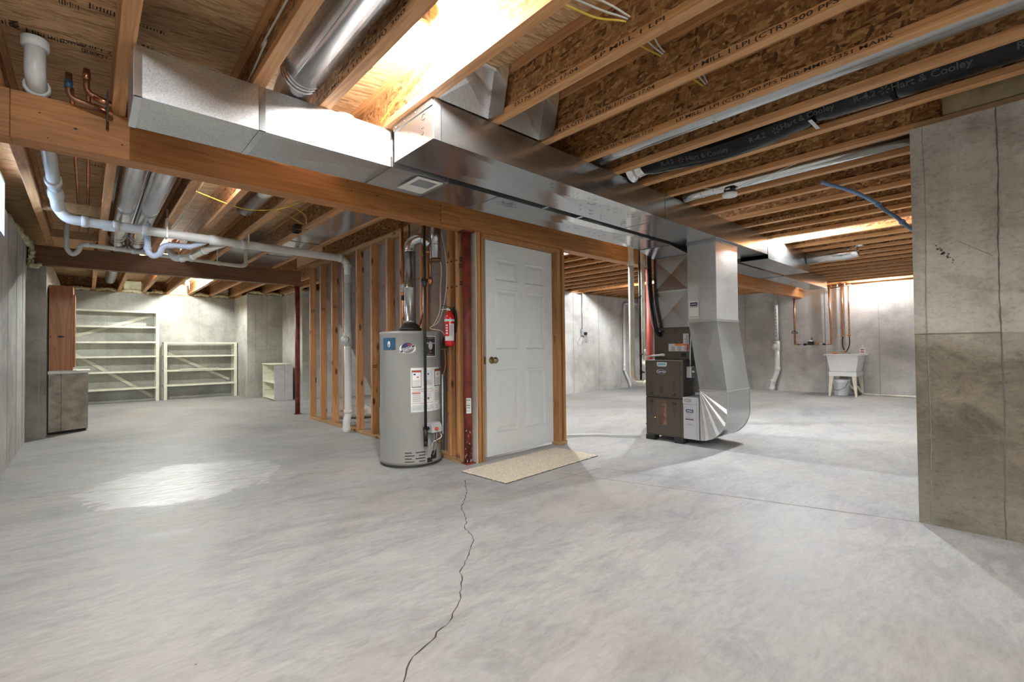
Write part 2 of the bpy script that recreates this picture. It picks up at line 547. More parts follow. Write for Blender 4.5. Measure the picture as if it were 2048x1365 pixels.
def text(s, size, origin, xdir, ydir, mat, parent, name='printed_text', bold=0, align='LEFT', squash=1.0, bend=None):
    """flat lettering as a mesh lying in the plane of xdir, ydir"""
    cu = bpy.data.curves.new('t', 'FONT'); cu.body = s; cu.size = size; cu.align_x = align; cu.align_y = 'CENTER'
    cu.offset = bold; cu.resolution_u = 2
    to = bpy.data.objects.new('t', cu); COL.objects.link(to)
    dg = bpy.context.evaluated_depsgraph_get()
    me = bpy.data.meshes.new_from_object(to.evaluated_get(dg))
    bpy.data.objects.remove(to); bpy.data.curves.remove(cu)
    base = world_loc(parent); o0, xd, yd = Vector(origin), Vector(xdir).normalized(), Vector(ydir).normalized()
    for v in me.vertices:
        if bend: p = Vector(bend(v.co.x * squash, v.co.y))
        else: p = o0 + xd * v.co.x * squash + yd * v.co.y
        v.co = p - base
    me.name = name; me.materials.clear(); me.materials.append(MATS[mat])
    o = bpy.data.objects.new(name, me); COL.objects.link(o); o.parent = parent
    return o

# ================================================================== SETTING
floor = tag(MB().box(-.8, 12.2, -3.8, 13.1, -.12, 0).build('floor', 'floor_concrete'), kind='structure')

def strip(pts, wd, mat, parent, name, z=.0008, jit=0.0, seed=1, wvar=0):
    """thin flat strip following a line on the floor (a saw cut or a crack)"""
    rr = random.Random(seed); P = [Vector((p[0], p[1], z)) for p in pts]
    if jit:
        Q = [P[0]]
        for a, b in zip(P, P[1:]):
            n = max(2, int((b - a).length / .022)); d = (b - a).normalized(); s = Vector((-d.y, d.x, 0))
            for k in range(1, n + 1):
                Q.append(a + (b - a) * k / n + s * (rr.uniform(-jit, jit) if k < n else 0))
        P = Q
    m = MB(); vs = []
    for i, p in enumerate(P):
        d = (P[min(i + 1, len(P) - 1)] - P[max(i - 1, 0)]).normalized(); s = Vector((-d.y, d.x, 0))
        ww = wd * (1 + (rr.uniform(-wvar, wvar) if wvar else 0)) / 2
        vs += [p + s * ww, p - s * ww]
    m.add(vs, [(2 * i, 2 * i + 1, 2 * i + 3, 2 * i + 2) for i in range(len(P) - 1)])
    return m.build(name, mat, parent)
strip([(2.20, 2.98), (2.02, 2.72), (1.79, 2.47), (1.70, 2.30), (1.60, 2.17), (1.575, 2.07), (1.545, 2.02), (1.45, 1.93), (1.36, 1.85), (1.29, 1.79), (1.22, 1.69), (1.16, 1.61), (1.10, 1.55), (1.04, 1.50), (.97, 1.47), (.90, 1.43), (.84, 1.41), (.79, 1.385), (.75, 1.34), (.68, 1.28), (.55, 1.1), (.4, .7)],
      .0042, 'crack', floor, 'floor_crack', jit=.007, seed=3, wvar=.6)
strip([(3.57, .432), (3.25, 1.46), (2.93, 2.49), (2.86, 2.72)], .006, 'seam', floor, 'control_joint', jit=.002)
strip([(3.25, 2.47), (2.64, 2.49), (2.28, 2.46)], .004, 'seam', floor, 'control_joint')
strip([(3.25, 2.47), (3.42, 1.9)], .004, 'seam', floor, 'control_joint')
strip([(-.53, 4.9), (.1, 4.66), (.6, 4.42), (1.3, 4.10), (1.7, 3.9)], .005, 'seam', floor, 'floor_crack', jit=.006, seed=5)
strip([(2.32, 3.22), (1.7, 3.12), (1.05, 3.02), (.5, 2.85)], .004, 'seam_light', floor, 'control_joint')

def seams(wall, lines, axis, plane, side, z0=0, z1=2.3, wd=.005, name='form_joint', mat='seam_light'):
    for c in lines:
        jitter = rnd.uniform(-.004, .004)
        m = MB()
        if axis == 1: m.box(plane, plane + side * .003, c - wd / 2, c + wd / 2 + jitter * .2, z0, z1)
        else: m.box(c - wd / 2, c + wd / 2, plane, plane + side * .003, z0, z1)
        m.build(name, mat, wall)

# left wall with the high window opening
wl = MB()
wl.box(-.735, -.535, -3.7, 4.9, 0, 2.30)
wl.box(-.735, -.535, 4.9, 5.9, 0, 2.02)
wl.box(-.735, -.535, 5.9, 8.0, 0, 2.30)
wall_left = tag(wl.build('wall_left', 'wall_concrete'), kind='structure')
seams(wall_left, [3.8, 4.4, 5.3, 6.2, 6.9, 7.5], 1, -.535, 1, 0, 2.3)
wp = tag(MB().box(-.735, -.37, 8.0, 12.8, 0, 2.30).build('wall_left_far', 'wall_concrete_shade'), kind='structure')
seams(wp, [-.43], 0, 8.0, -1)
wb = tag(MB().box(-.735, 2.62, 12.8, 13.0, 0, 2.30).build('wall_back', 'wall_concrete_green'), kind='structure')
seams(wb, [.3, .9, 1.35, 1.9, 2.45], 0, 12.8, -1, wd=.004)
wb2 = tag(MB().box(2.62, 3.55, 11.6, 13.0, 0, 2.30).build('wall_back_jog', 'wall_concrete_green'), kind='structure')
seams(wb2, [2.78, 3.02], 0, 11.6, -1, wd=.004)
wall_es = tag(MB().box(3.35, 3.55, 10.25, 11.6, 0, 2.30).build('wall_side_far', 'wall_concrete_green'), kind='structure')
wall_m = tag(MB().box(3.55, 5.6, 10.25, 10.45, 0, 2.30).build('wall_behind_stairs', 'wall_concrete'), kind='structure')
wall_m2 = tag(MB().box(5.4, 5.6, 6.95, 10.25, 0, 2.30).build('wall_stair_side', 'wall_concrete'), kind='structure')
wall_br = tag(MB().box(5.6, 12.1, 6.95, 7.15, 0, 2.30).build('wall_back_right', 'wall_concrete_white'), kind='structure')
seams(wall_br, [6.4, 7.3, 8.23, 9.17, 10.09, 11.0], 0, 6.95, -1, wd=.010)
wall_sk = tag(MB().box(11.9, 12.1, .2, 6.95, 0, 2.30).build('wall_right_far', 'wall_concrete_white'), kind='structure')
seams(wall_sk, [5.4, 4.6, 2.92, 1.99], 1, 11.9, -1, wd=.010)
wall_r = tag(MB().box(3.57, 3.80, -3.7, .432, 0, 2.292).build('wall_right', 'wall_concrete_dark'), kind='structure')
# cast seams of the near wall: a ragged fin of concrete at each form joint
def fin(y, z0, z1, wd, seed, mat='seam'):
    rr = random.Random(seed); m = MB(); vs = []; n = int((z1 - z0) / .03)
    for i in range(n + 1):
        z = z0 + (z1 - z0) * i / n; yy = y + .004 * sin(z * 5 + seed) + rr.uniform(-.0018, .0018); h = wd * rr.uniform(.6, 1.5); pr_ = rr.uniform(.002, .007)
        vs += [(3.571, yy - h, z), (3.57 - pr_, yy, z), (3.571, yy + h, z)]
    fs = []
    for i in range(n):
        a = 3 * i; fs += [(a, a + 1, a + 4, a + 3), (a + 1, a + 2, a + 5, a + 4)]
    m.add(vs, fs).build('form_joint', mat, wall_r)
fin(.082, 0, 2.29, .0035, 1); fin(.375, 0, 2.29, .0018, 2, 'seam_light'); fin(-.53, 0, 2.29, .003, 4)
MB().box(3.567, 3.571, .082, .432, 1.088, 1.094).build('form_joint', 'seam', wall_r)
# honeycomb scar and scrape on the near wall
rr = random.Random(11); m = MB()
for k in range(26):
    t = rr.random(); y = .335 - .085 * t + rr.uniform(-.012, .012); z = 1.60 - .105 * t - rr.uniform(-.01, .02); s = rr.uniform(.002, .009)
    pg = [(y + cos(a) * s * rr.uniform(.5, 1.1), z + sin(a) * s * rr.uniform(.4, .9)) for a in [j * pi / 3 for j in range(6)]]
    m.prism(pg, 3.569, 3.571, 0)
m.build('honeycomb_scar', 'seam', wall_r)
MB().bar((3.5695, .235, 1.60), (3.5695, .105, 1.50), .002, .0025).build('scrape_mark', 'seam', wall_r)
wall_r2 = tag(MB().box(3.80, 11.9, .2, .432, 0, 2.292).build('wall_front_right', 'wall_concrete'), kind='structure')
wall_bh = tag(MB().box(-.735, 3.57, -3.9, -3.7, 0, 2.30).build('wall_behind_camera', 'wall_concrete'), kind='structure')

# sill plates
sp = MB()
for b in ((-.7, -.55, -3.7, 4.9), (-.7, -.55, 5.9, 8.0), (-.7, -.39, 8.02, 12.8)): sp.box(*b, 2.30, 2.337)
sp.box(-.7, 2.6, 12.81, 12.95, 2.30, 2.337); sp.box(2.64, 3.5, 11.62, 11.75, 2.30, 2.337)
sp.box(3.37, 3.5, 10.27, 11.6, 2.30, 2.337); sp.box(3.6, 5.4, 10.27, 10.4, 2.30, 2.337)
sp.box(5.6, 11.9, 6.96, 7.1, 2.30, 2.337); sp.box(11.91, 12.05, .45, 6.95, 2.30, 2.337); sp.box(3.62, 3.78, -3.7, .42, 2.293, 2.337); sp.box(3.8, 11.9, .25, .40, 2.293, 2.337)
tag(sp.build('trim_1', 'plate'), kind='structure')
# rim boards closing the joist bays
rb = MB()
rb.box(-.74, -.70, -3.9, 4.9, 2.30, 2.60); rb.box(-.74, -.70, 5.9, 13.0, 2.30, 2.60); rb.box(-.74, -.70, 4.9, 5.9, 2.53, 2.60)
rb.box(-.7, 2.64, 12.96, 13.0, 2.30, 2.60); rb.box(2.64, 3.6, 12.0, 12.04, 2.30, 2.60); rb.box(3.5, 3.54, 10.4, 12.0, 2.30, 2.60); rb.box(3.5, 5.6, 10.41, 10.45, 2.30, 2.60)
rb.box(2.60, 2.66, 12.0, 13.0, 2.30, 2.60); rb.box(5.56, 5.6, 7.1, 10.4, 2.30, 2.60); rb.box(5.6, 12.1, 7.11, 7.15, 2.30, 2.60); rb.box(12.06, 12.1, .2, 7.1, 2.30, 2.60)
rb.box(3.79, 12.1, .2, .24, 2.30, 2.60); rb.box(3.79, 3.83, -3.9, .24, 2.30, 2.60); rb.box(-.74, 3.83, -3.9, -3.86, 2.30, 2.60)
tag(rb.build('trim_2', 'web'), kind='structure')

# ceiling: floor deck above, carried by I-joists (each joist: two flanges and a web)
ceiling = tag(MB().box(-.76, 12.12, -3.92, 13.02, 2.60, 2.625).build('ceiling', 'subfloor'), kind='structure')
FW = .058
joist_mesh = {}
def joist(xr, y0, y1):
    """I-joist whose right edge stands at xr"""
    j = bpy.data.objects.new('floor_joist', None); COL.objects.link(j); j.location = (xr - FW / 2, y0, 2.338); j.parent = ceiling
    key = round(y1 - y0, 3)
    if key not in joist_mesh:
        L = y1 - y0
        a = MB().box(-FW / 2, FW / 2, 0, L, 0, .038).build('bottom_flange', 'flange', None, (0, 0, 0), bev=.0015)
        b = MB().box(-FW / 2, FW / 2, 0, L, .224, .2615).build('top_flange', 'flange', None, (0, 0, 0), bev=.0015)
        c = MB().box(-.005, .005, 0, L, .038, .224).build('web', 'web', None, (0, 0, 0))
        joist_mesh[key] = (a, b, c)
        parts = (a, b, c)
    else:
        parts = [p.copy() for p in joist_mesh[key]]
        for p in parts: COL.objects.link(p)
    for p in parts: p.parent = j; p.location = (0, 0, 0)
    return j
J = [-.307, .15, .65, .97, 1.343, 1.773, 2.185, 2.607, 2.965, 3.35]
for x in J: joist(x, -3.7, 8.02 if x < 2.6 else 6.99 if x < 3 else 6.99)
x = 3.76
k = 0
while x < 11.9:
    joist(x, .31 if k == 0 else .245, 7.09 if x > 5.6 else 7.0)
    x += .4065; k += 1
for x in [.12, .52, .93, 1.34, 1.75, 2.16, 2.57]: joist(x, 8.03, 12.94)
for x in [2.98, 3.33]: joist(x, 7.1, 11.98)
for x in [3.76, 4.17, 4.57, 4.98, 5.39]: joist(x, 7.1, 10.4)
for x0, x1, y in ((-.307, .092, 5.95), (-.307, .092, 7.30), (.65, .912, 7.6)):
    MB().box(x0, x1, y, y + .04, 2.34, 2.43).build('blocking', 'plate', ceiling)

# batt and foam at the rims
def lumpy(pts, r, mat, name, seed=0, parent=None, **kw):
    """irregular bead of expanded foam along a line"""
    rr = random.Random(seed); P = rope(pts, 8); m = MB(); Q = []; rs = []
    for p in P:
        Q.append(Vector(p) + Vector((rr.uniform(-1, 1), rr.uniform(-1, 1), rr.uniform(-1, 1))) * r * .25); rs.append(r * rr.uniform(.65, 1.35))
    m.tube(Q, rs, 9)
    return m.build(name, mat, parent)
def pillow(x0, x1, y0, y1, z0, z1, mat, name, seed, parent, amp=.015):
    rr = random.Random(seed); m = MB(); n = 6
    dx, dy = x1 - x0, y1 - y0
    thin = 0 if dx < dy else 1
    vs = []
    for i in range(n + 1):
        for j in range(n + 1):
            u, v = i / n, j / n
            d = rr.uniform(0, amp) if 0 < i < n and 0 < j < n else 0
            z = z0 + (z1 - z0) * v
            vs.append((x0 - d, y0 + dy * u, z) if thin == 0 else (x0 + dx * u, y0 - d, z))
    fs = [(i * (n + 1) + j, (i + 1) * (n + 1) + j, (i + 1) * (n + 1) + j + 1, i * (n + 1) + j + 1) for i in range(n) for j in range(n)]
    m.add(vs, fs, True)
    m.box(x0 + (.001 if thin == 0 else 0), x1, y0 + (.001 if thin == 1 else 0), y1, z0, z1)
    return m.build(name, mat, parent, fix=True)
bt = pillow(3.605, 3.70, -3.6, .29, 2.34, 2.59, 'batt', 'insulation_batt', 4, None, .02)
tag(bt, 'brown glass fibre insulation filling the rim above the near concrete wall', 'insulation')
fr = thing('spray_foam', 'cream expanding foam sealing the rim over the far left room wall', 'foam', (1.2, 12.85, 2.3))
for i, (a, b) in enumerate(((-.28, .05), (.14, .45), (.55, .86), (.95, 1.27), (1.36, 1.68), (1.77, 2.09), (2.18, 2.5))):
    lumpy([(a, 12.83, 2.335), ((a + b) / 2, 12.80, 2.35 + .02 * (i % 2)), (b, 12.83, 2.335)], .035, 'foam', 'foam_bead', i, fr)
    if i in (2, 4, 6): pillow(a + .02, b, 12.86, 12.90, 2.34, 2.56, 'foam', 'foam_panel', i, fr, .03)
fr2 = thing('spray_foam', 'cream foam bead along the top of the jogged far wall behind the dark post', 'foam', (3.2, 11.6, 2.3))
lumpy([(2.66, 11.66, 2.34), (2.8, 11.62, 2.36), (2.98, 11.64, 2.33)], .03, 'foam', 'foam_bead', 21, fr2)
lumpy([(3.0, 11.64, 2.33), (3.2, 11.62, 2.35), (3.34, 11.58, 2.34)], .03, 'foam', 'foam_bead', 22, fr2)
lumpy([(3.37, 11.5, 2.34), (3.36, 11.0, 2.35), (3.38, 10.3, 2.34)], .03, 'foam', 'foam_bead', 23, fr2)
fr3 = thing('spray_foam', 'dried foam bead running down beside the end of the dark rear beam', 'foam', (-.53, 7.8, 2.3))
lumpy([(-.60, 6.5, 2.35), (-.58, 7.0, 2.36), (-.55, 7.5, 2.34), (-.52, 7.86, 2.34)], .04, 'foam', 'foam_bead', 31, fr3)
lumpy([(-.51, 7.90, 2.36), (-.49, 7.90, 2.25), (-.50, 7.91, 2.14), (-.50, 7.90, 2.08)], .03, 'foam', 'foam_bead', 32, fr3)
lumpy([(-.50, 7.88, 2.08), (-.45, 7.88, 2.07), (-.42, 7.88, 2.10)], .028, 'foam', 'foam_bead', 33, fr3)

# window high in the left wall
win = tag(MB().box(-.735, -.70, 4.9, 5.9, 2.02, 2.05).build('window_1', 'window_frame'), kind='structure')
MB().box(-.735, -.53, 5.875, 5.9, 2.02, 2.52).build('window_jamb', 'window_frame', win)
MB().box(-.735, -.53, 4.9, 4.925, 2.02, 2.52).build('window_jamb', 'window_frame', win)
MB().box(-.735, -.53, 4.925, 5.875, 2.50, 2.525).build('window_head', 'window_frame', win)
MB().box(-.735, -.53, 4.925, 5.875, 2.022, 2.04).build('window_sill', 'window_frame', win)
MB().box(-.725, -.70, 5.38, 5.42, 2.05, 2.50).build('window_mullion', 'window_frame', win)
MB().box(-.72, -.716, 4.925, 5.875, 2.05, 2.50).build('pane', 'glass', win)

# ------------------------------------------------------------------ deck and joist stamps
def deck_text(s, size, x, y, rot=0, bold=.004, mat='ink', squash=1.0):
    xd = Vector((cos(rot), sin(rot), 0)); yd = Vector((sin(rot), -cos(rot), 0))   # read from below
    return text(s, size, (x, y, 2.5992), xd, yd, mat, ceiling, 'stamp', bold, squash=squash)
def deck_bars(x, y, n, dx, h, seed, horiz=True):
    rr = random.Random(seed); m = MB()
    for i in range(n):
        hh = h * rr.uniform(.4, 1); ww = dx * rr.uniform(.15, .6)
        m.box(x + i * dx, x + i * dx + ww, y - hh / 2, y + hh / 2, 2.5985, 2.6)
    m.build('stamp', 'ink', ceiling)
deck_bars(-.305, 3.22, 5, .012, .06, 1)
text('APA', .04, (-.262, 3.245, 2.5992), (0, -1, 0), (-1, 0, 0), 'ink', ceiling, 'stamp', .003)
deck_bars(-.225, 3.225, 7, .010, .04, 2); deck_bars(-.15, 3.225, 6, .011, .05, 9); deck_bars(-.08, 3.215, 3, .013, .035, 3)
text('RATED', .022, (-.15, 3.235, 2.5992), (1, 0, 0), (0, -1, 0), 'ink', ceiling, 'stamp', .001)
text('SHEATHING', .016, (-.10, 3.205, 2.5992), (1, 0, 0), (0, -1, 0), 'ink', ceiling, 'stamp', .001)
deck_text('SHIFT 2', .038, -.035, 3.192, 0, .0006); deck_text('JULY', .030, -.018, 3.253, 0, .0008); deck_text('1', .032, .062, 3.253, 0, .0008)
m = MB()
for a in ((-.045, -.043, 3.165, 3.215), (-.045, .095, 3.213, 3.216), (-.027, .056, 3.234, 3.237), (-.027, .056, 3.270, 3.273), (-.027, -.024, 3.234, 3.273), (.053, .056, 3.234, 3.273)): m.box(*a, 2.5985, 2.6)
m.build('stamp', 'ink', ceiling)
deck_bars(-.10, 2.86, 8, .009, .045, 5); deck_bars(0, 2.81, 9, .012, .05, 6); deck_bars(.18, 2.82, 8, .013, .04, 7); deck_bars(.2, 3.0, 3, .02, .02, 8)
deck_bars(1.10, 2.42, 6, .012, .05, 12); deck_bars(1.45, 1.9, 5, .012, .04, 13); deck_bars(1.50, 1.45, 7, .012, .05, 14)
deck_bars(-.50, 4.6, 6, .018, .05, 15); deck_bars(-.50, 5.0, 7, .016, .05, 16); deck_bars(-.22, 4.5, 6, .02, .06, 17); deck_bars(.0, 5.2, 6, .02, .05, 18)
# stamps along the joist flanges
def flange_text(s, size, xr, y0, y1):
    t = text(s, size, (xr - FW - .0008, y0, 2.357), (0, -1, 0), (0, 0, 1), 'ink', ceiling, 'stamp', .0004)
    xs = [v.co.y for v in t.data.vertices]; w_ = max(xs) - min(xs); y_ = max(xs)
    for v in t.data.vertices: v.co.y = y0 - (y_ - v.co.y) * (y0 - y1) / w_
    return t
flange_text('LP MILL 1 LPI (CTR) 300 PFS NER', .030, 2.185, 1.06, .34)
flange_text('3/04 LA CITY RR 25176 1/17/02 17:04', .030, 2.185, 1.95, 1.24)
flange_text('LP MILL 1 LPI', .026, 1.773, 1.30, .95)
flange_text('25176 1/17/02 17:04', .026, 1.773, 1.85, 1.40)
flange_text('LP MILL 1 LPI (CTR) 300 PFS NER-MMR-2351 MARK', .026, 2.607, 1.35, .35)
flange_text('LA CITY RR 25176 1/17/02 17:03', .026, 2.607, 2.02, 1.50)
flange_text('LA CITY RR 25176 1/24/02 17:02', .030, 5.386, 1.95, 1.25)
flange_text('LP MILL 1 LPI (CTR) 300', .026, .97, 2.45, 1.6)

# ================================================================== BEAMS AND POSTS
bm_ = thing('beam', 'long orange laminated wood beam crossing the whole basement beside the ducts', 'beam', (5, 3.395, 2.10))
for a, b in ((-.735, -.286), (-.284, 2.221), (2.223, 4.664), (4.666, 11.9)):
    MB().box(a, b, 3.33, 3.462, 2.10, 2.336).build('beam_length', 'lvl', bm_, bev=.001)
rr = random.Random(5); m = MB()
for k in range(26):
    x = rr.uniform(-.2, 5); z = rr.uniform(2.12, 2.31); s = rr.uniform(.002, .006)
    m.prism([(x - s * 1.6, z), (x, z - s), (x + s * 1.6, z), (x, z + s)], 3.3285, 3.331, 1)
for k in range(5): m.box(2.217, 2.227, 3.3285, 3.331, 2.13 + k * .04, 2.14 + k * .04)
m.build('nail_mark', 'crack', bm_)
b2 = thing('beam', 'dark wood beam crossing the left room behind the white drain pipe', 'beam', (1, 8.0, 2.10))
for a, b in ((-.53, 1.62), (1.622, 2.585)):
    MB().box(a, b, 7.95, 8.08, 2.10, 2.336).build('beam_length', 'lvl_dark', b2, bev=.001)

def post(x, y, z1, r, mat, label, plate=True):
    t = thing('steel_post', label, 'post', (x, y, 0))
    MB().lathe([(r, .012), (r, z1 - .012)], (x, y, 0), seg=20).build('column', mat, t)
    MB().box(x - r * 1.7, x + r * 1.7, y - r * 1.4, y + r * 1.4, z1 - .012, z1 - .0005).build('top_plate', mat, t)
    MB().box(x - r * 1.25, x + r * 1.25, y - r * 1.25, y + r * 1.25, 0, .012).build('base_plate', mat, t)
    return t
p1 = post(2.545, 3.395, 2.10, .038, 'red_steel', 'dark red steel post between the studs and the white door')
MB().prism([(-.022, .45), (.022, .45), (.022, .59), (-.022, .59)], 0, .002, 1)
m = MB()
for k in range(6):
    a = R(-150 + k * 12); a2 = R(-150 + (k + 1) * 12); r = .0388
    m.add([(2.545 + cos(t) * r, 3.395 + sin(t) * r, z) for t in (a, a2) for z in (.455, .592)], [(0, 2, 3, 1)])
m.build('paper_label', 'label_white', p1)
m = MB(); r = .0392
for z, h, n in ((.568, .012, 3), (.545, .004, 5), (.52, .014, 3), (.50, .010, 4), (.475, .004, 5)):
    for k in range(n):
        a = R(-143 + k * 50 / n); a2 = a + R(28 / n)
        m.add([(2.545 + cos(t) * r, 3.395 + sin(t) * r, zz) for t in (a, a2) for zz in (z, z + h)], [(0, 2, 3, 1)])
m.build('print', 'ink', p1)
rr = random.Random(9); m = MB(); r = .0386
for k in range(60):
    a = R(rr.uniform(-190, -20)); z = .02 + .30 * rr.random() ** 1.8; s = rr.uniform(.002, .010)
    a2 = a + s / .038 * .6
    m.add([(2.545 + cos(t) * r, 3.395 + sin(t) * r, zz) for t in (a, a2) for zz in (z, z + s * 1.5)], [(0, 2, 3, 1)])
m.build('chipped_paint', 'label_pale', p1)
post(5.6, 3.395, 2.10, .042, 'red_steel_bright', 'bright red steel post beside the furnace pipes')
post(2.545, 8.015, 2.10, .038, 'red_steel', 'dark red steel post at the end of the rear beam')

# ================================================================== STUD WALL
sw_ = thing('stud_wall', 'open wood stud wall along the stairs behind the water heater', 'wall framing', (2.545, 5.3, 0))
ys = [7.288, 6.861, 6.429, 6.055, 5.629, 5.218, 4.829, 4.512, 4.10, 3.62, 3.475]
sm = None
for y in ys:
    if sm is None:
        s0 = MB().box(2.50, 2.59, y, y + .035, .038, 2.296).build('stud', 'stud', sw_, bev=.0015); sm = s0; yb = y
    else:
        o = sm.copy(); COL.objects.link(o); o.parent = sw_; o.location = (0, y - yb, 0)
for y0, y1 in ((3.44, 5.50), (5.502, 7.33)):
    MB().box(2.50, 2.59, y0, y1, 0, .037).build('bottom_plate', 'plate', sw_, bev=.0015)
MB().box(2.50, 2.59, 3.47, 7.33, 2.297, 2.3365).build('top_plate', 'plate', sw_, bev=.0015)
m = MB()
for y in (3.62, 3.475, 3.56):
    for z in (1.60, 1.84):
        for k in range(5): m.box(2.499, 2.5002, y + .004 + k * .005, y + .007 + k * .005, z, z + .016)
for k in range(9): m.box(2.4985, 2.5002, 3.624 + (k % 3) * .008, 3.63 + (k % 3) * .008, .70 + k * .02, .712 + k * .02)
for x, y, z in ((2.52, 3.4745, 1.62), (2.52, 3.4745, 1.84), (2.515, 3.4745, 1.78), (2.512, 6.4285, 1.62), (2.512, 6.8605, 1.62), (2.512, 5.2175, .82), (2.512, 7.2875, 1.62)):
    for r_ in range(2):
        for k in range(8): m.box(x + k * .007, x + k * .007 + .004, y - .0008, y + .0005, z + r_ * .022, z + r_ * .022 + .014)
m.build('grade_stamp', 'ink', sw_)
# board on the stair side of the studs, cut along the stair slope
def board(poly, name, mat):
    MB().prism(poly, 2.592, 2.604, 0).build(name, mat, sw_)
zl = lambda y: .588 + (y - 5.493) * (1.825 - .588) / (6.907 - 5.493)
board([(3.46, .04), (4.84, .04), (4.84, 1.03), (3.46, 1.03)], 'wall_board', 'drywall_back')
board([(3.46, 1.035), (5.98, 1.035), (5.12, .27), (4.845, .04), (4.845, 1.03), (3.46, 1.03)][:1] + [(5.98, 1.035), (6.84, 1.78), (3.46, 1.78)], 'wall_board', 'drywall_back')
board([(4.845, .04), (4.87, .04), (5.98, 1.03), (4.845, 1.03)], 'wall_board', 'drywall_back')
board([(3.46, 1.785), (6.86, 1.785), (7.33, 2.20), (7.33, 2.295), (3.46, 2.295)], 'wall_board', 'drywall_back')
st = thing('stair_stringer', 'brown wooden stair side seen slanting down behind the open studs', 'stairs', (2.75, 6, 0))
MB().prism([(4.55, .0), (4.85, .0), (7.35, 2.20), (7.35, 2.45), (7.08, 2.22)], 2.66, 2.70, 0).build('stringer', 'stud', st)
for k in range(9):
    y = 4.95 + k * .235; z = .20 + k * .205
    MB().box(2.70, 3.6, y - .13, y + .11, z - .03, z).build('tread', 'plate', st)
bl = MB()
bl.sphere((3.05, 6.9, .11), .16, 14, 8, (1.3, 1.0, .68)); bl.sphere((3.20, 6.78, .08), .12, 12, 8, (1.2, 1, .6)); bl.sphere((2.92, 7.0, .07), .12, 12, 8, (1, 1.2, .6))
tag(bl.build('cloth_bundle', 'cloth_white', None, (3.05, 6.9, 0)), 'off-white cloth bundle lying on the floor behind the studs', 'cloth')

# ================================================================== DOOR
door = bpy.data.objects.new('door_1', None); COL.objects.link(door); door.location = (3.2, 3.4, 0); tag(door, kind='structure')
for x0, x1 in ((2.602, 2.609),):
    MB().box(x0, x1, 3.335, 3.44, 0, 2.098).build('jamb_strip', 'pvc_tan', door)
MB().box(2.615, 2.655, 3.335, 3.46, 0, 2.098).build('jamb_stud', 'jamb', door, bev=.002)
MB().box(2.675, 2.70, 3.35, 3.46, 0, 2.098).build('jamb_stud', 'jamb', door, bev=.002)
MB().box(3.725, 3.775, 3.36, 3.46, .038, 2.098).build('jamb_stud', 'jamb', door, bev=.002)
MB().box(3.79, 3.83, 3.35, 3.46, .038, 2.098).build('jamb_stud', 'jamb', door, bev=.002)
MB().box(3.715, 3.84, 3.345, 3.46, 0, .037).build('jamb_foot', 'plate', door, bev=.002)
MB().box(2.701, 3.724, 3.37, 3.46, 2.060, 2.098).build('header', 'jamb', door, bev=.002)
MB().box(2.701, 3.724, 3.345, 3.37, 2.070, 2.098).build('header', 'jamb', door, bev=.002)
HX, HY, W, H = 3.700, 3.425, .965, 2.035
leaf = MB().box(HX - W, HX, HY + .014, HY + .040, .030, .018 + H).build('door_leaf', 'door_white', door, bev=.0015)
leaf_base = world_loc(door)
def pan(u0, u1, z0, z1):
    """raised panel: bevelled sticking, flat field, raised centre"""
    a, b = HX - W + u0 * W, HX - W + u1 * W; y = HY + .001
    rings = [(0, -.004), (.006, -.007), (.018, .011), (.026, .011), (.056, -.001)]
    m = MB(); vs = []
    for d, h in rings: vs += [(a + d, y + h, z0 + d), (b - d, y + h, z0 + d), (b - d, y + h, z1 - d), (a + d, y + h, z1 - d)]
    fs = [(4 * i + k, 4 * i + (k + 1) % 4, 4 * i + 4 + (k + 1) % 4, 4 * i + 4 + k) for i in range(len(rings) - 1) for k in range(4)]
    fs.append(tuple(4 * (len(rings) - 1) + k for k in range(4)))
    m.add(vs, fs)
    return m.build('door_panel', 'door_white', door)
pans = []
# the face of the leaf: stiles and rails around six panels
us = [(.125, .455), (.555, .875)]; zs = [(.235, .835), (1.02, 1.605), (1.68, 1.895)]
m = MB(); y0, y1 = HY - .004, HY + .015
X = lambda u: HX - W + u * W
for a, b in ((0, us[0][0]), (us[0][1], us[1][0]), (us[1][1], 1)): m.box(X(a), X(b), y0, y1, .030, .018 + H)
for a, b in us:
    for z0, z1 in ((.030, zs[0][0]), (zs[0][1], zs[1][0]), (zs[1][1], zs[2][0]), (zs[2][1], .018 + H)): m.box(X(a), X(b), y0, y1, z0, z1)
pans.append(m.build('door_frame_face', 'door_white', door))
for a, b in us:
    for z0, z1 in zs: pans.append(pan(a, b, z0, z1))
kx = X(.068)
pans.append(MB().lathe([(.033, 0), (.033, .006), (.013, .010), (.011, .032), (.026, .042), (.031, .055), (.027, .066), (.012, .071)], (kx, HY - .003, .925), (0, -1, 0), 20).build('door_knob', 'antique_brass', door))
pans.append(MB().box(HX - W - .0005, HX - W + .001, HY + .006, HY + .03, .89, .96).build('latch_plate', 'antique_brass', door))
for z in (.42, 1.12, 1.83):
    MB().box(3.701, 3.716, 3.405, 3.412, z - .045, z + .045).build('hinge', 'brass', door)
    MB().lathe([(.006, -.045), (.006, .045)], (3.703, 3.412, z), seg=10).build('hinge', 'brass', door)
# the leaf stands a few degrees ajar: swing it and everything on it about the hinge
hinge = Vector((HX, HY + .02, 0)) - leaf_base; ang = R(3.4)
rot = Matrix.Translation(hinge) @ Matrix.Rotation(ang, 4, 'Z') @ Matrix.Translation(-hinge)
for o in [leaf] + pans: o.data.transform(rot)
for o in pans: o.parent = leaf; 
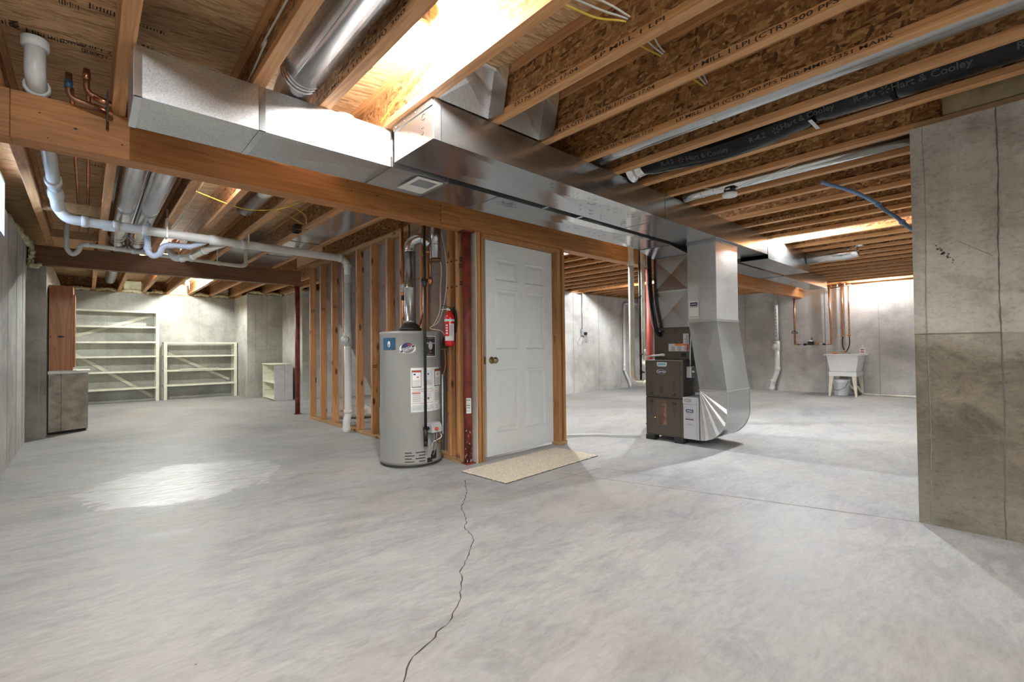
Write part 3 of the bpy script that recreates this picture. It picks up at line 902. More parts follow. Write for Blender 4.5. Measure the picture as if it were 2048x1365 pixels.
# door mat
rr = random.Random(2); m = MB()
c0 = [Vector((2.324, 3.199, 0)), Vector((2.361, 2.678, 0)), Vector((3.597, 2.753, 0)), Vector((3.572, 3.282, 0))]
def mat_pt(u, v): return (c0[0] * (1 - u) + c0[3] * u) * (1 - v) + (c0[1] * (1 - u) + c0[2] * u) * v
nu, nv = 90, 40; vs = []
for i in range(nu + 1):
    for j in range(nv + 1):
        p = mat_pt(i / nu, j / nv); e = min(i, nu - i, j, nv - j)
        vs.append((p.x + rr.uniform(-.003, .003), p.y + rr.uniform(-.003, .003), (.012 if e > 0 else .004) + rr.uniform(0, .005)))
m.add(vs, [(i * (nv + 1) + j, (i + 1) * (nv + 1) + j, (i + 1) * (nv + 1) + j + 1, i * (nv + 1) + j + 1) for i in range(nu) for j in range(nv)])
t = thing('door_mat', 'beige carpet remnant lying on the floor before the white door', 'mat', (2.96, 2.98, 0))
m.build('pile', 'carpet', t)
m = MB(); k = 60
m.add([(*(p[:2]), z) for z in (.0005, .006) for p in [mat_pt(0, 0), mat_pt(0, 1), mat_pt(1, 1), mat_pt(1, 0)]], [(0, 1, 2, 3), (4, 7, 6, 5), (0, 4, 5, 1), (1, 5, 6, 2), (2, 6, 7, 3), (3, 7, 4, 0)])
m.build('backing', 'carpet_back', t)

# ================================================================== WATER HEATER
HC = Vector((2.22, 3.84, 0)); HR = .274
wh = thing('water_heater', 'grey gas water heater standing in front of the open studs', 'water heater', HC)
MB().lathe([(HR - .014, 0), (HR - .014, .022), (HR + .002, .024), (HR + .002, .05), (HR, .055), (HR, 1.165), (HR + .003, 1.17), (HR + .003, 1.19), (HR - .01, 1.196), (.03, 1.20)], HC, seg=56).build('tank', 'heater_grey', wh)
MB().lathe([(HR + .0035, .016), (HR + .0035, .024)], HC, seg=56).build('base_ring', 'black', wh)
MB().lathe([(.05, 1.20), (.10, 1.205), (.105, 1.225), (.09, 1.235), (.075, 1.262), (.066, 1.27), (.058, 1.275)], HC, seg=28).build('draft_hood', 'black_iron', wh)
a0 = math.atan2(-HC.y, -HC.x)          # angle of the side that faces the room
def cyl(px, z, rad=HR): # px across the tank as sine of its angle, -1 left .. 1 right
    a = a0 + math.asin(max(-1, min(1, px)))
    return (HC.x + cos(a) * rad, HC.y + sin(a) * rad, z)
def patch(s0, s1, z0, z1, mat, name, lift=.0012, n=8, parent=None):
    m = MB(); vs = []; rad = HR + lift
    for i in range(n + 1):
        s = s0 + (s1 - s0) * i / n; vs += [cyl(s, z0, rad), cyl(s, z1, rad)]
    m.add(vs, [(2 * i, 2 * i + 2, 2 * i + 3, 2 * i + 1) for i in range(n)], True)
    return m.build(name, mat, parent or wh, fix=False)
def cyl_text(s, size, sc_, z, mat, parent, bold=0, squash=1, lift=.0024, tilt=0, name='printed_text'):
    def bend(x, y):
        x, y = x * cos(tilt) - y * sin(tilt), x * sin(tilt) + y * cos(tilt)
        a = a0 + math.asin(sc_) + x / HR
        return (HC.x + cos(a) * (HR + lift), HC.y + sin(a) * (HR + lift), z + y)
    return text(s, size, (0, 0, 0), (1, 0, 0), (0, 0, 1), mat, parent, name, bold, 'CENTER', squash, bend)
def oval(s0, z0, rx, rz, mat, name, parent, lift, tilt=0, n=24, half=None):
    m = MB(); pts = []
    for k in range(n):
        t = 2 * pi * k / n; x, y = rx * cos(t), rz * sin(t)
        if half == 'up': y = max(y, 0)
        if half == 'down': y = min(y, 0)
        x, y = x * cos(tilt) - y * sin(tilt), x * sin(tilt) + y * cos(tilt)
        a = a0 + math.asin(s0) + x / HR
        pts.append((HC.x + cos(a) * (HR + lift), HC.y + sin(a) * (HR + lift), z0 + y))
    a = a0 + math.asin(s0)
    m.add(pts + [(HC.x + cos(a) * (HR + lift), HC.y + sin(a) * (HR + lift), z0)], [(k, (k + 1) % n, n) for k in range(n)])
    return m.build(name, mat, parent, fix=False)
lb = patch(-.86, -.46, 1.030, 1.138, 'label_blue', 'sticker'); lb['label'] = 'square blue sticker with a small white animal emblem'
oval(-.67, 1.082, .015, .028, 'label_pale', 'emblem', lb, .002); oval(-.67, 1.098, .009, .010, 'label_white', 'emblem', lb, .0026); oval(-.67, 1.072, .007, .012, 'ink_grey', 'emblem', lb, .003)
hj = oval(-.09, 1.042, .072, .044, 'label_white', 'sticker', wh, .0012); hj['label'] = 'round flag-coloured sticker with a blue slanted banner'
oval(-.09, 1.048, .054, .044, 'label_navy', 'emblem', hj, .0016, half='up'); oval(-.09, 1.036, .050, .036, 'ink_grey', 'emblem', hj, .0018, half='down')
for k in range(3): patch(-.10 + .03 * k, .06, 1.078 - k * .009, 1.082 - k * .009, 'ink_red', 'stripe', .0020, 4, hj)
oval(-.09, 1.040, .076, .015, 'label_white', 'banner', hj, .0021, .42); oval(-.09, 1.040, .072, .012, 'label_navy', 'banner', hj, .0025, .42)
cyl_text('Hydrojet', .024, -.09, 1.040, 'label_white', hj, .0006, .95, .003, .42)
dk = patch(.47, .80, .968, 1.152, 'label_white', 'sticker', .0012); patch(.485, .785, .974, 1.146, 'label_black', 'sticker', .0017, parent=dk); dk['label'] = 'tall black label with a silver shield'
oval(.635, 1.066, .024, .036, 'label_silver', 'shield', dk, .0021); patch(.46, .80, 1.082, 1.094, 'label_silver', 'banner', .0024, 6, dk)
cyl_text('BRADFORD WHITE', .0085, .63, 1.088, 'ink', dk, .0002, 1, .0028); cyl_text('WATER HEATERS', .009, .635, 1.134, 'label_white', dk)
oval(.635, 1.012, .009, .007, 'ink_red', 'emblem', dk, .0022); cyl_text('BUILT TO BE THE BEST', .0065, .635, .985, 'label_white', dk)
wl_ = patch(.0, .992, .485, .872, 'label_white', 'warning_label', .0012, 12)
patch(.0, .95, .49, .535, 'label_pale', 'print', .0016, 8, wl_)
for s0, s1, z0, z1, mt in ((.03, .33, .70, .85, 'label_black'), (.045, .315, .707, .832, 'label_white'), (.045, .315, .836, .845, 'ink_red'), (.76, .985, .70, .855, 'label_black'), (.775, .97, .707, .835, 'label_white'), (.775, .97, .838, .848, 'ink_red'),
                       (.04, .97, .660, .664, 'ink_red'), (.04, .97, .560, .563, 'ink_red'), (.40, .70, .71, .85, 'label_pale'), (.04, .30, .645, .655, 'ink_red')):
    patch(s0, s1, z0, z1, mt, 'print', .0018 if mt in ('label_black',) else .0023, 6, wl_)
m = MB(); rr = random.Random(3)
def lines(s0, s1, z0, z1, n, h=.0025):
    for k in range(n):
        z = z1 - (z1 - z0) * (k + .5) / n; e = s1 - rr.uniform(0, .25) * (s1 - s0); q = 4
        vs = []
        for i in range(q + 1): s = s0 + (e - s0) * i / q; vs += [cyl(s, z, HR + .0028), cyl(s, z + h, HR + .0028)]
        m.add(vs, [(2 * i, 2 * i + 2, 2 * i + 3, 2 * i + 1) for i in range(q)])
lines(.06, .30, .71, .765, 6); lines(.79, .96, .71, .78, 7); lines(.05, .95, .67, .69, 3); lines(.05, .35, .57, .65, 9); lines(.75, .96, .57, .65, 9); lines(.42, .68, .72, .76, 5); lines(.42, .68, .60, .65, 4); lines(.05, .95, .50, .545, 5)
m.build('print', 'ink_grey', wl_, fix=False)
oval(.12, .815, .012, .007, 'ink_blue', 'print', wl_, .003); oval(.22, .79, .010, .006, 'ink_red', 'print', wl_, .003); oval(.86, .81, .008, .012, 'ink_red', 'print', wl_, .003); oval(.55, .815, .008, .008, 'ink', 'print', wl_, .003); oval(.55, .60, .012, .012, 'ink_grey', 'print', wl_, .003)
m = MB()
for r_, (cols_) in enumerate((((-.20, 0.02), (.14, .44)), ((-.20, .10), (.24, .44)), ((-.20, 0.02), (.14, .44)), ((-.20, .10), (.24, .44)), ((-.20, 0.02), (.14, .44)))):
    z = .130 - r_ * .026
    for s0, s1 in cols_:
        vs = []
        for i in range(5): s = s0 + (s1 - s0) * i / 4; vs += [cyl(s, z, HR + .001), cyl(s, z + .008, HR + .001)]
        m.add(vs, [(2 * i, 2 * i + 2, 2 * i + 3, 2 * i + 1) for i in range(4)])
m.build('air_louver', 'black', wh, fix=False)
patch(.50, .66, .035, .075, 'black', 'burner_door', .002); patch(.62, .80, .055, .13, 'black', 'burner_opening', .002)
# gas control
def local(s, z, out): return Vector(cyl(s, z, HR + out))
g0 = local(.63, .345, .04); tn = Vector((-sin(a0 + math.asin(.63)), cos(a0 + math.asin(.63)), 0)); on = Vector((cos(a0 + math.asin(.63)), sin(a0 + math.asin(.63)), 0))
gc = MB(); hw, hz, hd = .058, .042, .042
vs = []
for d, z_ in ((-hd, hz), (hd * .5, hz), (hd, hz * .2), (hd, -hz), (-hd, -hz)):
    for s in (-1, 1): vs.append(g0 + tn * hw * s + on * d + Vector((0, 0, z_)))
gc.add(vs, [(0, 2, 4, 6, 8), (1, 9, 7, 5, 3), (0, 1, 3, 2), (2, 3, 5, 4), (4, 5, 7, 6), (6, 7, 9, 8), (8, 9, 1, 0)])
gv = gc.build('gas_valve', 'label_silver', wh, bev=.004)
MB().lathe([(.016, 0), (.016, .016), (.012, .02)], g0 + on * hd + tn * (-.012) + Vector((0, 0, -.008)), on, 16).build('dial', 'ink_red', gv)
MB().bar(g0 + tn * -.07, g0 + tn * -.115, .025, .03).build('connector', 'black_iron', wh)
gp = MB().tube(fillet([local(.37, 2.19, .06), local(.37, .30, .06)], .02), .0125, 12)
gl = local(.37, .30, .06)
gpo = gp.build('gas_pipe', 'black_iron', wh)
MB().lathe([(.019, 0), (.019, .10)], gl - Vector((0, 0, .06)), seg=12).build('gas_tee', 'black_iron', wh)
MB().lathe([(.017, 0), (.017, .045)], gl - Vector((0, 0, .105)), seg=12).build('gas_cap', 'black_iron', wh)
MB().tube([gl + Vector((0, 0, .03)), g0 + tn * -.06], .012, 10).build('gas_nipple', 'black_iron', wh)
MB().lathe([(.022, 0), (.024, .01), (.024, .035), (.022, .045)], local(.37, 1.585, .06), seg=8).build('gas_union', 'black_iron', wh)
for k, (s1, z1, mt) in enumerate(((.62, .10, 'chrome'), (.70, .09, 'chrome'), (.80, .20, 'copper_old'), (.66, .16, 'label_white'))):
    q0 = g0 + tn * (.0 + .02 * k) - Vector((0, 0, hz)); MB().tube(rope([q0, q0 + Vector((0, 0, -.05)) + on * .01 * k, local(s1, z1 + .05, .02), local(s1, z1, .0)]), .0035, 8).build('pilot_tube', mt, wh)
MB().lathe([(.012, 0), (.014, .01), (.012, .03)], local(.88, .20, .0), on, 10).build('drain_valve', 'brass', wh)
# relief valve and thermostat box on the far right side
rv = local(.97, 1.10, .03)
MB().lathe([(.03, -.045), (.034, -.03), (.034, .03), (.03, .045)], rv + Vector((.02, -.02, 0)), seg=10).build('relief_valve', 'black_iron', wh)
MB().tube(rope([local(.97, 1.06, .04), local(.98, .9, .05), local(.97, .8, .03)]), .008, 8).build('relief_drip', 'copper_old', wh)
MB().tube([local(.985, .80, .018), local(.985, .25, .018)], .008, 8).build('discharge_pipe', 'pvc', wh)
# flue
fl_ = thing('flue_pipe', 'galvanised flue rising from the water heater with a ribbed elbow', 'flue', HC + Vector((0, 0, 1.275)))
MB().lathe([(.054, 1.275), (.056, 1.30), (.052, 1.305), (.052, 1.60), (.0535, 1.602), (.0535, 1.612), (.052, 1.614), (.052, 1.955)], HC, seg=28).build('flue_section', 'galvanized', fl_)
el = [HC + Vector((0, 0, 1.94)), HC + Vector((0, 0, 1.985)), HC + Vector((.02, -.015, 2.035)), HC + Vector((.06, -.05, 2.065)), HC + Vector((.105, -.075, 2.06)), HC + Vector((.15, -.10, 2.02))]
P = rope(el, 5); MB().tube(P, [.054 if i % 2 else .050 for i in range(len(P))], 24).build('flue_elbow', 'galvanized_bright', fl_)
vs_ = thing('vent_stack', 'tall galvanised vent stack behind the black gas pipe', 'flue', (2.41, 3.70, 1.86))
MB().lathe([(.052, 1.87), (.052, 2.34)], (2.41, 3.70, 0), seg=24).build('stack', 'galvanized', vs_)
MB().lathe([(.055, 1.855), (.055, 1.875)], (2.41, 3.70, 0), seg=24).build('stack_cap', 'copper_old', vs_)
MB().lathe([(.0535, 2.0), (.0535, 2.012)], (2.41, 3.70, 0), seg=24).build('stack_bead', 'galvanized_bright', vs_)

def pipe(name, label, cat, pts, r, mat, fil=.05, group=None, seg=12, parent=None, couplings=(), cmat=None):
    pts = [Vector(p) for p in pts]
    if parent is None:
        t = thing(name, label, cat, pts[-1] if pts[-1].z < pts[0].z else pts[0], group)
    else: t = parent
    MB().tube(fillet(pts, fil), r, seg).build('pipe_run' if parent is None else name, mat, t)
    for c, ax, L in couplings:
        MB().lathe([(r * 1.08, -L / 2), (r * 1.22, -L / 2 + .002), (r * 1.22, L / 2 - .002), (r * 1.08, L / 2)], c, ax, seg).build('coupling', cmat or mat, t)
    return t
t = pipe('copper_pipe', 'bright copper water pipe left of the flue with a steel valve midway', 'pipe', [(2.40, 4.30, 2.59), (2.40, 4.30, 1.50), (2.40, 4.30, 1.35), (2.31, 4.02, 1.22), (2.27, 3.99, 1.19)], .011, 'copper', .03, couplings=[((2.40, 4.30, 1.62), (0, 0, 1), .06)], cmat='copper')
MB().lathe([(.012, 0), (.024, .01), (.024, .03), (.016, .04), (.016, .06), (.024, .07), (.024, .085), (.012, .095)], (2.40, 4.30, 1.62), seg=10).build('valve', 'label_silver', t)
MB().lathe([(.016, 0), (.016, .05)], (2.40, 4.30, 1.54), seg=10).build('fitting', 'black_iron', t)
t = pipe('copper_pipe', 'copper pipe with black valve bodies just right of the flue', 'pipe', [(2.42, 3.93, 1.97), (2.42, 3.93, 1.40), (2.33, 3.87, 1.25), (2.30, 3.86, 1.19)], .011, 'copper', .03, couplings=[((2.42, 3.93, 1.96), (0, 0, 1), .04), ((2.42, 3.93, 1.85), (0, 0, 1), .02)])
MB().lathe([(.012, 0), (.024, .02), (.024, .05), (.012, .07)], (2.42, 3.93, 1.66), seg=8).build('valve', 'black_iron', t)
MB().tube([(2.42, 3.93, 1.70), (2.455, 3.885, 1.70)], .018, 8).build('valve_handle', 'black_iron', t)
t = pipe('copper_pipe', 'short copper branch with tee beside the black gas pipe', 'pipe', [(2.455, 3.86, 2.0), (2.455, 3.86, 1.72)], .010, 'copper', .02)
MB().lathe([(.012, 0), (.022, .02), (.022, .05), (.012, .07)], (2.455, 3.86, 1.66), seg=8).build('valve', 'copper', t)
MB().tube([(2.42, 3.93, 1.98), (2.49, 3.80, 1.98)], .010, 10).build('cross_run', 'copper', t)
pipe('pvc_tube', 'thin dark pipe above the left copper pipe against the top plate', 'pipe', [(2.47, 4.28, 2.33), (2.47, 4.28, 1.9)], .008, 'copper_old')
t = thing('control_cable', 'pale cables looping down the studs to the water heater top', 'cable', (2.45, 3.75, 2.1))
MB().tube(rope([(2.46, 3.78, 2.28), (2.44, 3.72, 2.0), (2.46, 3.68, 1.8), (2.46, 3.70, 1.6), (2.44, 3.68, 1.4), (2.39, 3.70, 1.27), (2.33, 3.68, 1.23), (2.36, 3.65, 1.215), (2.42, 3.62, 1.20), (2.452, 3.60, 1.14)]), .0035, 8).build('cable', 'cable_white', t)
MB().tube(rope([(2.47, 3.76, 2.28), (2.48, 3.66, 2.0), (2.48, 3.62, 1.75), (2.47, 3.64, 1.5), (2.43, 3.68, 1.3), (2.36, 3.72, 1.24)]), .0035, 8).build('cable', 'cable_white', t)
MB().tube(rope([(2.45, 3.80, 2.28), (2.40, 3.86, 2.18), (2.36, 3.88, 2.12)]), .004, 8).build('cable', 'cable_grey', t)

# ================================================================== FIRE EXTINGUISHER
ec = Vector((2.447, 3.535, 1.06))
fe = thing('fire_extinguisher', 'red fire extinguisher hanging on the stud beside the red post', 'fire extinguisher', ec)
MB().lathe([(.034, 0), (.044, .004), (.045, .02), (.045, .255), (.040, .285), (.026, .305), (.016, .312), (.016, .322)], ec, seg=28).build('cylinder', 'extinguisher_red', fe)
MB().lathe([(.018, .322), (.020, .33), (.016, .345), (.012, .35)], ec, seg=14).build('valve', 'chrome', fe)
MB().bar(ec + Vector((.01, -.01, .352)), ec + Vector((-.055, .045, .375)), .018, .007).build('handle', 'black', fe)
MB().bar(ec + Vector((.01, -.01, .340)), ec + Vector((-.05, .05, .335)), .016, .006).build('handle', 'chrome', fe)
MB().tube(rope([ec + Vector((.012, -.018, .335)), ec + Vector((.035, -.04, .33)), ec + Vector((.048, -.045, .26)), ec + Vector((.050, -.035, .16)), ec + Vector((.048, -.030, .12))]), .007, 10).build('hose', 'rubber', fe)
MB().lathe([(.012, 0), (.012, .012)], ec + Vector((-.018, -.006, .335)), (-.8, -.6, 0), 14).build('gauge', 'chrome', fe)
MB().box(2.49, 2.4985, 3.52, 3.55, 1.10, 1.42).build('bracket', 'black', fe)
MB().lathe([(.0465, .225), (.0465, .245)], ec, seg=28, caps=False).build('band', 'label_pale', fe)
ea = math.atan2(-ec.y, -ec.x)
def ecp(d0, d1, z0, z1, mt, lift=.046, name='label_print', par=None):
    m = MB(); vs = []; n = 6
    for i in range(n + 1):
        a = ea + R(d0 + (d1 - d0) * i / n); vs += [(ec.x + cos(a) * lift, ec.y + sin(a) * lift, ec.z + z) for z in (z0, z1)]
    m.add(vs, [(2 * i, 2 * i + 2, 2 * i + 3, 2 * i + 1) for i in range(n)])
    return m.build(name, mt, par or fe, fix=False)
lab = ecp(0, 62, .05, .205, 'label_white', name='instruction_label'); ecp(-60, 60, .05, .09, 'label_white', .0461)
rr = random.Random(4)
for k in range(14): ecp(5, rr.uniform(30, 55), .095 + k * .0075, .098 + k * .0075, 'ink_grey', .0466, par=lab)
for k in range(4): ecp(-45, -20, .11 + k * .024, .125 + k * .024, 'label_white', .0466, par=lab)

# ================================================================== DUCTS
def braced(m, c, nrm, d):
    """one sheet with its cross-brake: four corners and a centre pushed out by d"""
    c = [Vector(p) for p in c]; ctr = sum(c, Vector()) / 4 + Vector(nrm) * d
    m.add(c + [ctr], [(0, 1, 4), (1, 2, 4), (2, 3, 4), (3, 0, 4)])
def duct_x(parent, x0, x1, y0, y1, z0, z1, d=.006, mat='galvanized', ends=(False, False), y0b=None, y1b=None):
    """rectangular duct section along X, open ended unless capped; y0b,y1b: width at its far end"""
    a0_, a1_ = y0, y1; b0, b1 = (y0b if y0b is not None else y0), (y1b if y1b is not None else y1)
    m = MB()
    braced(m, [(x0, a0_, z0), (x1, b0, z0), (x1, b0, z1), (x0, a0_, z1)], (0, -1, 0), d * .25)
    braced(m, [(x0, a1_, z0), (x0, a1_, z1), (x1, b1, z1), (x1, b1, z0)], (0, 1, 0), d)
    braced(m, [(x0, a0_, z0), (x0, a1_, z0), (x1, b1, z0), (x1, b0, z0)], (0, 0, -1), -d)
    m.add([(x0, a0_, z1), (x1, b0, z1), (x1, b1, z1), (x0, a1_, z1)], [(0, 1, 2, 3)])
    if ends[0]: braced(m, [(x0, a0_, z0), (x0, a0_, z1), (x0, a1_, z1), (x0, a1_, z0)], (-1, 0, 0), d * .3)
    if ends[1]: m.add([(x1, b0, z0), (x1, b1, z0), (x1, b1, z1), (x1, b0, z1)], [(0, 1, 2, 3)])
    return m.build('duct_section', mat, parent)
def cleat(parent, x, y0, y1, z0, z1, w=.02, t=.004, mat='galvanized_bright', top=False):
    m = MB(); h = w / 2
    m.box(x - h, x + h, y0 - t, y0, z0 - t, z1)
    m.box(x - h, x + h, y0 - t, y1 + t, z0 - t, z0)
    m.box(x - h, x + h, y1, y1 + t, z0 - t, z1)
    return m.build('drive_cleat', mat, parent)

ZT = 2.3365
su = thing('air_duct', 'outer galvanised duct trunk with the squared capped end nearest the bare bulb', 'duct', (1.32, 2.25, 2.124))
duct_x(su, 1.32, 3.64, 2.04, 2.45, 2.124, ZT, .018, 'galvanized', (True, False))
duct_x(su, 3.642, 4.69, 2.04, 2.45, 2.124, ZT, .006)
duct_x(su, 4.692, 6.0, 2.04, 2.45, 2.124, ZT, .007)
duct_x(su, 6.002, 7.6, 2.04, 2.36, 2.075, ZT, .008, 'galvanized', (False, True))
MB().box(1.322, 1.365, 2.035, 2.0395, 2.122, ZT).build('end_flange', 'galvanized_bright', su)
MB().box(1.313, 1.319, 2.04, 2.45, 2.30, ZT).build('end_flange', 'galvanized', su)
for x in (3.641, 6.001): cleat(su, x, 2.04, 2.45, 2.124 if x < 6 else 2.08, ZT, .014, .003, 'galvanized')
m = MB()
for y in (2.08, 2.2, 2.32, 2.42): m.lathe([(.005, 0), (.004, .003)], (1.313, y, 2.318), (-1, 0, 0), 8)
for x in (2.62, 3.03): m.box(x - .012, x + .012, 2.452, 2.505, 2.119, 2.1225)
o = m.build('screw_and_strap', 'galvanized_bright', su); o['kind'] = 'stuff'
text('S', .062, (1.3155, 2.155, 2.195), (0, -1, 0), (0, 0, 1), 'ink', su, 'marker_note', .001).data.transform(Matrix.Identity(4))
text('C', .050, (1.3155, 2.15, 2.268), (0, -1, 0), (0, 0, 1), 'ink', su, 'marker_note', .001)
rr = random.Random(8); m = MB()
for k in range(46):
    x = rr.uniform(2.3, 3.7); y = 2.14 + (x - 2.3) * .05 + rr.uniform(-.03, .03) + (.17 if k % 3 == 0 else 0)
    m.bar((x, y, 2.1195), (x + rr.uniform(-.03, .03), y + rr.uniform(-.02, .02), 2.1195), .002, .003)
m.build('print', 'ink_grey', su)
# sheet metal panning that closes the joist bays above the trunk
pn = thing('bay_panning', 'galvanised sheets folded up between the joists over the duct trunk end', 'duct', (1.7, 2.03, 2.34))
for x0, x1 in ((1.347, 1.712), (1.777, 2.124)):
    m = MB(); braced(m, [(x0, 2.030, 2.339), (x1 - .03, 2.030, 2.339), (x1 - .03, 1.97, 2.598), (x0, 1.97, 2.598)], (0, -1, 0), .012)
    m.build('folded_sheet', 'galvanized_spangled', pn)
    m = MB(); m.add([(x1 - .03, 2.03, 2.339), (x1 - .004, 1.93, 2.342), (x1 - .004, 1.87, 2.598), (x1 - .03, 1.97, 2.598)], [(0, 1, 2, 3)])
    m.build('side_flange', 'galvanized_bright', pn)
    MB().box(x0, x1 - .004, 1.958, 1.972, 2.585, 2.598).build('edge_strip', 'cable_white', pn)

rt = thing('air_duct', 'galvanised duct trunk running along the orange beam with a white grille', 'duct', (.14, 2.69, 2.118))
RZ = 2.118
secs = [(.14, .62, 2.51, 2.87, 'galvanized_spangled'), (.622, 1.745, 2.51, 2.87, 'galvanized_spangled'), (1.747, 2.17, 2.51, 2.87, 'galvanized'), (2.172, 4.547, 2.51, 2.87, 'galvanized'), (4.549, 5.6, 2.50, 2.88, 'galvanized'), (5.602, 8.0, 2.51, 2.85, 'galvanized'), (8.002, 10.4, 2.51, 2.82, 'galvanized')]
for i, (a, b, y0, y1, mt) in enumerate(secs):
    duct_x(rt, a, b, y0, y1, RZ, ZT, .022 if i in (1, 3) else .012, mt, (i == 0, i == 6))
for x in (.155, .635): cleat(rt, x, 2.51, 2.87, RZ, ZT, .028, .003)
for x in (1.33, 1.746, 2.171, 4.548, 8.001): cleat(rt, x, 2.51, 2.87, RZ, ZT, .012, .003, 'galvanized')
MB().box(1.521, 1.706, 2.525, 2.79, 2.1075, 2.1135).build('grille_frame', 'white_paint', rt, bev=.002)
m = MB()
m.box(1.548, 1.680, 2.555, 2.675, 2.1065, 2.1085)
m.build('grille_screen', 'ink_grey', rt)
m = MB()
for k in range(14): m.box(1.550, 1.678, 2.56 + k * .0083, 2.563 + k * .0083, 2.105, 2.1065)
o = m.build('grille_louver', 'label_silver', rt); o['kind'] = 'stuff'
m = MB()
rr = random.Random(18)
for k in range(40):
    x = rr.uniform(3.0, 4.2); y = 2.60 + rr.uniform(-.05, .12)
    m.bar((x, y, 2.104), (x + rr.uniform(-.03, .03), y + rr.uniform(-.02, .02), 2.104), .002, .003)
for k in range(14): m.bar((2.26 + k * .012, 2.62 + rr.uniform(-.02, .02), 2.112), (2.27 + k * .012, 2.60 + rr.uniform(-.02, .02), 2.112), .002, .003)
m.build('print', 'ink_grey', rt)
# white round collars standing on the trunk
for i, (x, y, lbl) in enumerate(((.255, 2.70, 'round white-rimmed collar on the duct trunk beside the left joist'), (.445, 2.70, 'second white-rimmed collar on the duct trunk, between two joists'), (1.12, 2.70, 'white-rimmed collar on the trunk close to the yellow cable'))):
    t = thing('duct_collar', lbl, 'duct collar', (x, y, 2.34), 'white collars on the duct trunk')
    MB().lathe([(.060, 2.34), (.060, 2.402), (.065, 2.404), (.065, 2.415), (.056, 2.417), (.056, 2.36)], (x, y, 0), seg=28, caps=False).build('collar', 'copper_old', t)
    MB().lathe([(.0655, 2.404), (.068, 2.410), (.0655, 2.416)], (x, y, 0), seg=28, caps=False).build('band', 'pvc_tan', t)
# gas line in the gap between both trunks
gl_ = thing('gas_line', 'black iron gas pipe lying in the gap between the two duct trunks', 'pipe', (3, 2.475, 2.2))
MB().tube([(1.45, 2.478, 2.19), (7.9, 2.478, 2.19)], .0165, 12).build('pipe_run', 'black_iron', gl_)
for x in (2.19, 2.75, 3.9, 4.3, 5.6, 6.8): MB().box(x - .008, x + .008, 2.4605, 2.4985, 2.168, 2.173).build('pipe_strap', 'black_iron', gl_)
# round branch duct left of the bulb
rd = thing('round_duct', 'large round galvanised duct between the joists left of the bare bulb', 'duct', (.80, 2.3, 2.44))
bc = (.80, 2.44)
MB().tube([(bc[0], -3.5, bc[1]), (bc[0], 2.40, bc[1])], .094, 36).build('duct_pipe', 'galvanized_bright', rd)
m = MB(); P = rope([(bc[0], 2.40, bc[1]), (bc[0], 2.50, bc[1] - .005), (bc[0], 2.58, bc[1] - .03), (bc[0], 2.64, 2.36)], 4)
m.tube(P, .088, 32).build('duct_elbow', 'galvanized_bright', rd)
for y in (2.395, 2.425, 2.455): MB().lathe([(.092, -.004), (.099, 0), (.092, .004)], (bc[0], y, bc[1]), (0, 1, 0), 36, False).build('ring_bead', 'galvanized_bright', rd)
MB().box(bc[0] - .06, bc[0] - .052, -3.4, 2.39, bc[1] - .075, bc[1] - .070).build('lock_seam', 'galvanized', rd)
# straight round duct in the fifth bay, black flexible duct in the sixth
r2 = thing('round_duct', 'straight grey galvanised duct tucked beside a joist, left of the black flexible duct', 'duct', (2.74, 2.0, 2.44))
MB().tube([(2.725, -3.5, 2.435), (2.725, 1.90, 2.435), (2.725, 2.03, 2.42)], .080, 28).build('duct_pipe', 'galvanized', r2)
MB().lathe([(.081, -.012), (.084, 0), (.081, .012)], (2.725, 1.2, 2.435), (0, 1, 0), 28, False).build('ring_bead', 'galvanized', r2)
fd = thing('flexible_duct', 'black plastic wrapped flexible duct sagging between the joists', 'duct', (3.13, 1.9, 2.42))
P = rope([(3.13, 1.93, 2.42), (3.13, 1.80, 2.42), (3.15, 1.6, 2.41), (3.17, 1.35, 2.39), (3.16, 1.05, 2.40), (3.14, .80, 2.425), (3.13, .45, 2.42), (3.13, 0, 2.42), (3.13, -3.4, 2.43)], 10)
rr = random.Random(6); rs = []
for i, p in enumerate(P):
    base_ = .095 if i > 8 else .07 + .003 * i
    if abs(p.y - .80) < .05: base_ *= .9
    rs.append(base_ * (1 + rr.uniform(-.012, .012)))
MB().tube(P, rs, 30).build('duct_jacket', 'black_film', fd)
MB().lathe([(.10, 0), (.080, .03), (.074, .05), (.078, .055), (.074, .06), (.074, .12)], (3.13, 2.03, 2.415), (0, -1, .02), 24, False).build('start_collar', 'galvanized_bright', fd)
MB().lathe([(.089, -.004), (.091, 0), (.089, .004)], (3.135, 1.74, 2.418), (0, 1, 0), 28, False).build('tie_band', 'cable_grey', fd)
MB().box(3.06, 3.22, .795, .815, 2.324, 2.327).build('hanger_strap', 'galvanized', fd)
def wrap_text(s, size, y, ang, mat='ink_film', cx=3.15, cz=2.405, rad=.0985):
    """lettering that wraps round the duct, reading towards the camera side"""
    def bend(x, h):
        a = R(ang) + h / rad; yy = y - x
        # follow the local centre of the duct
        best = min(P, key=lambda p: abs(p.y - yy)); return (best.x - cos(a) * rad, yy, best.z + sin(a) * rad)
    return text(s, size, (0, 0, 0), (1, 0, 0), (0, 0, 1), mat, fd, 'printed_text', .0012, 'LEFT', 1, bend)
for s, sz, y in (('R-4.2', .044, 1.745), ('Hart & Cooley', .047, 1.565), ('R-4.2', .046, 1.15), ('Hart & Cooley', .046, .965), ('R-4.2', .046, .60), ('Hart & Cooley', .050, .44), ('R-4.2', .046, 0.0)):
    wrap_text(s, sz, y, -42)
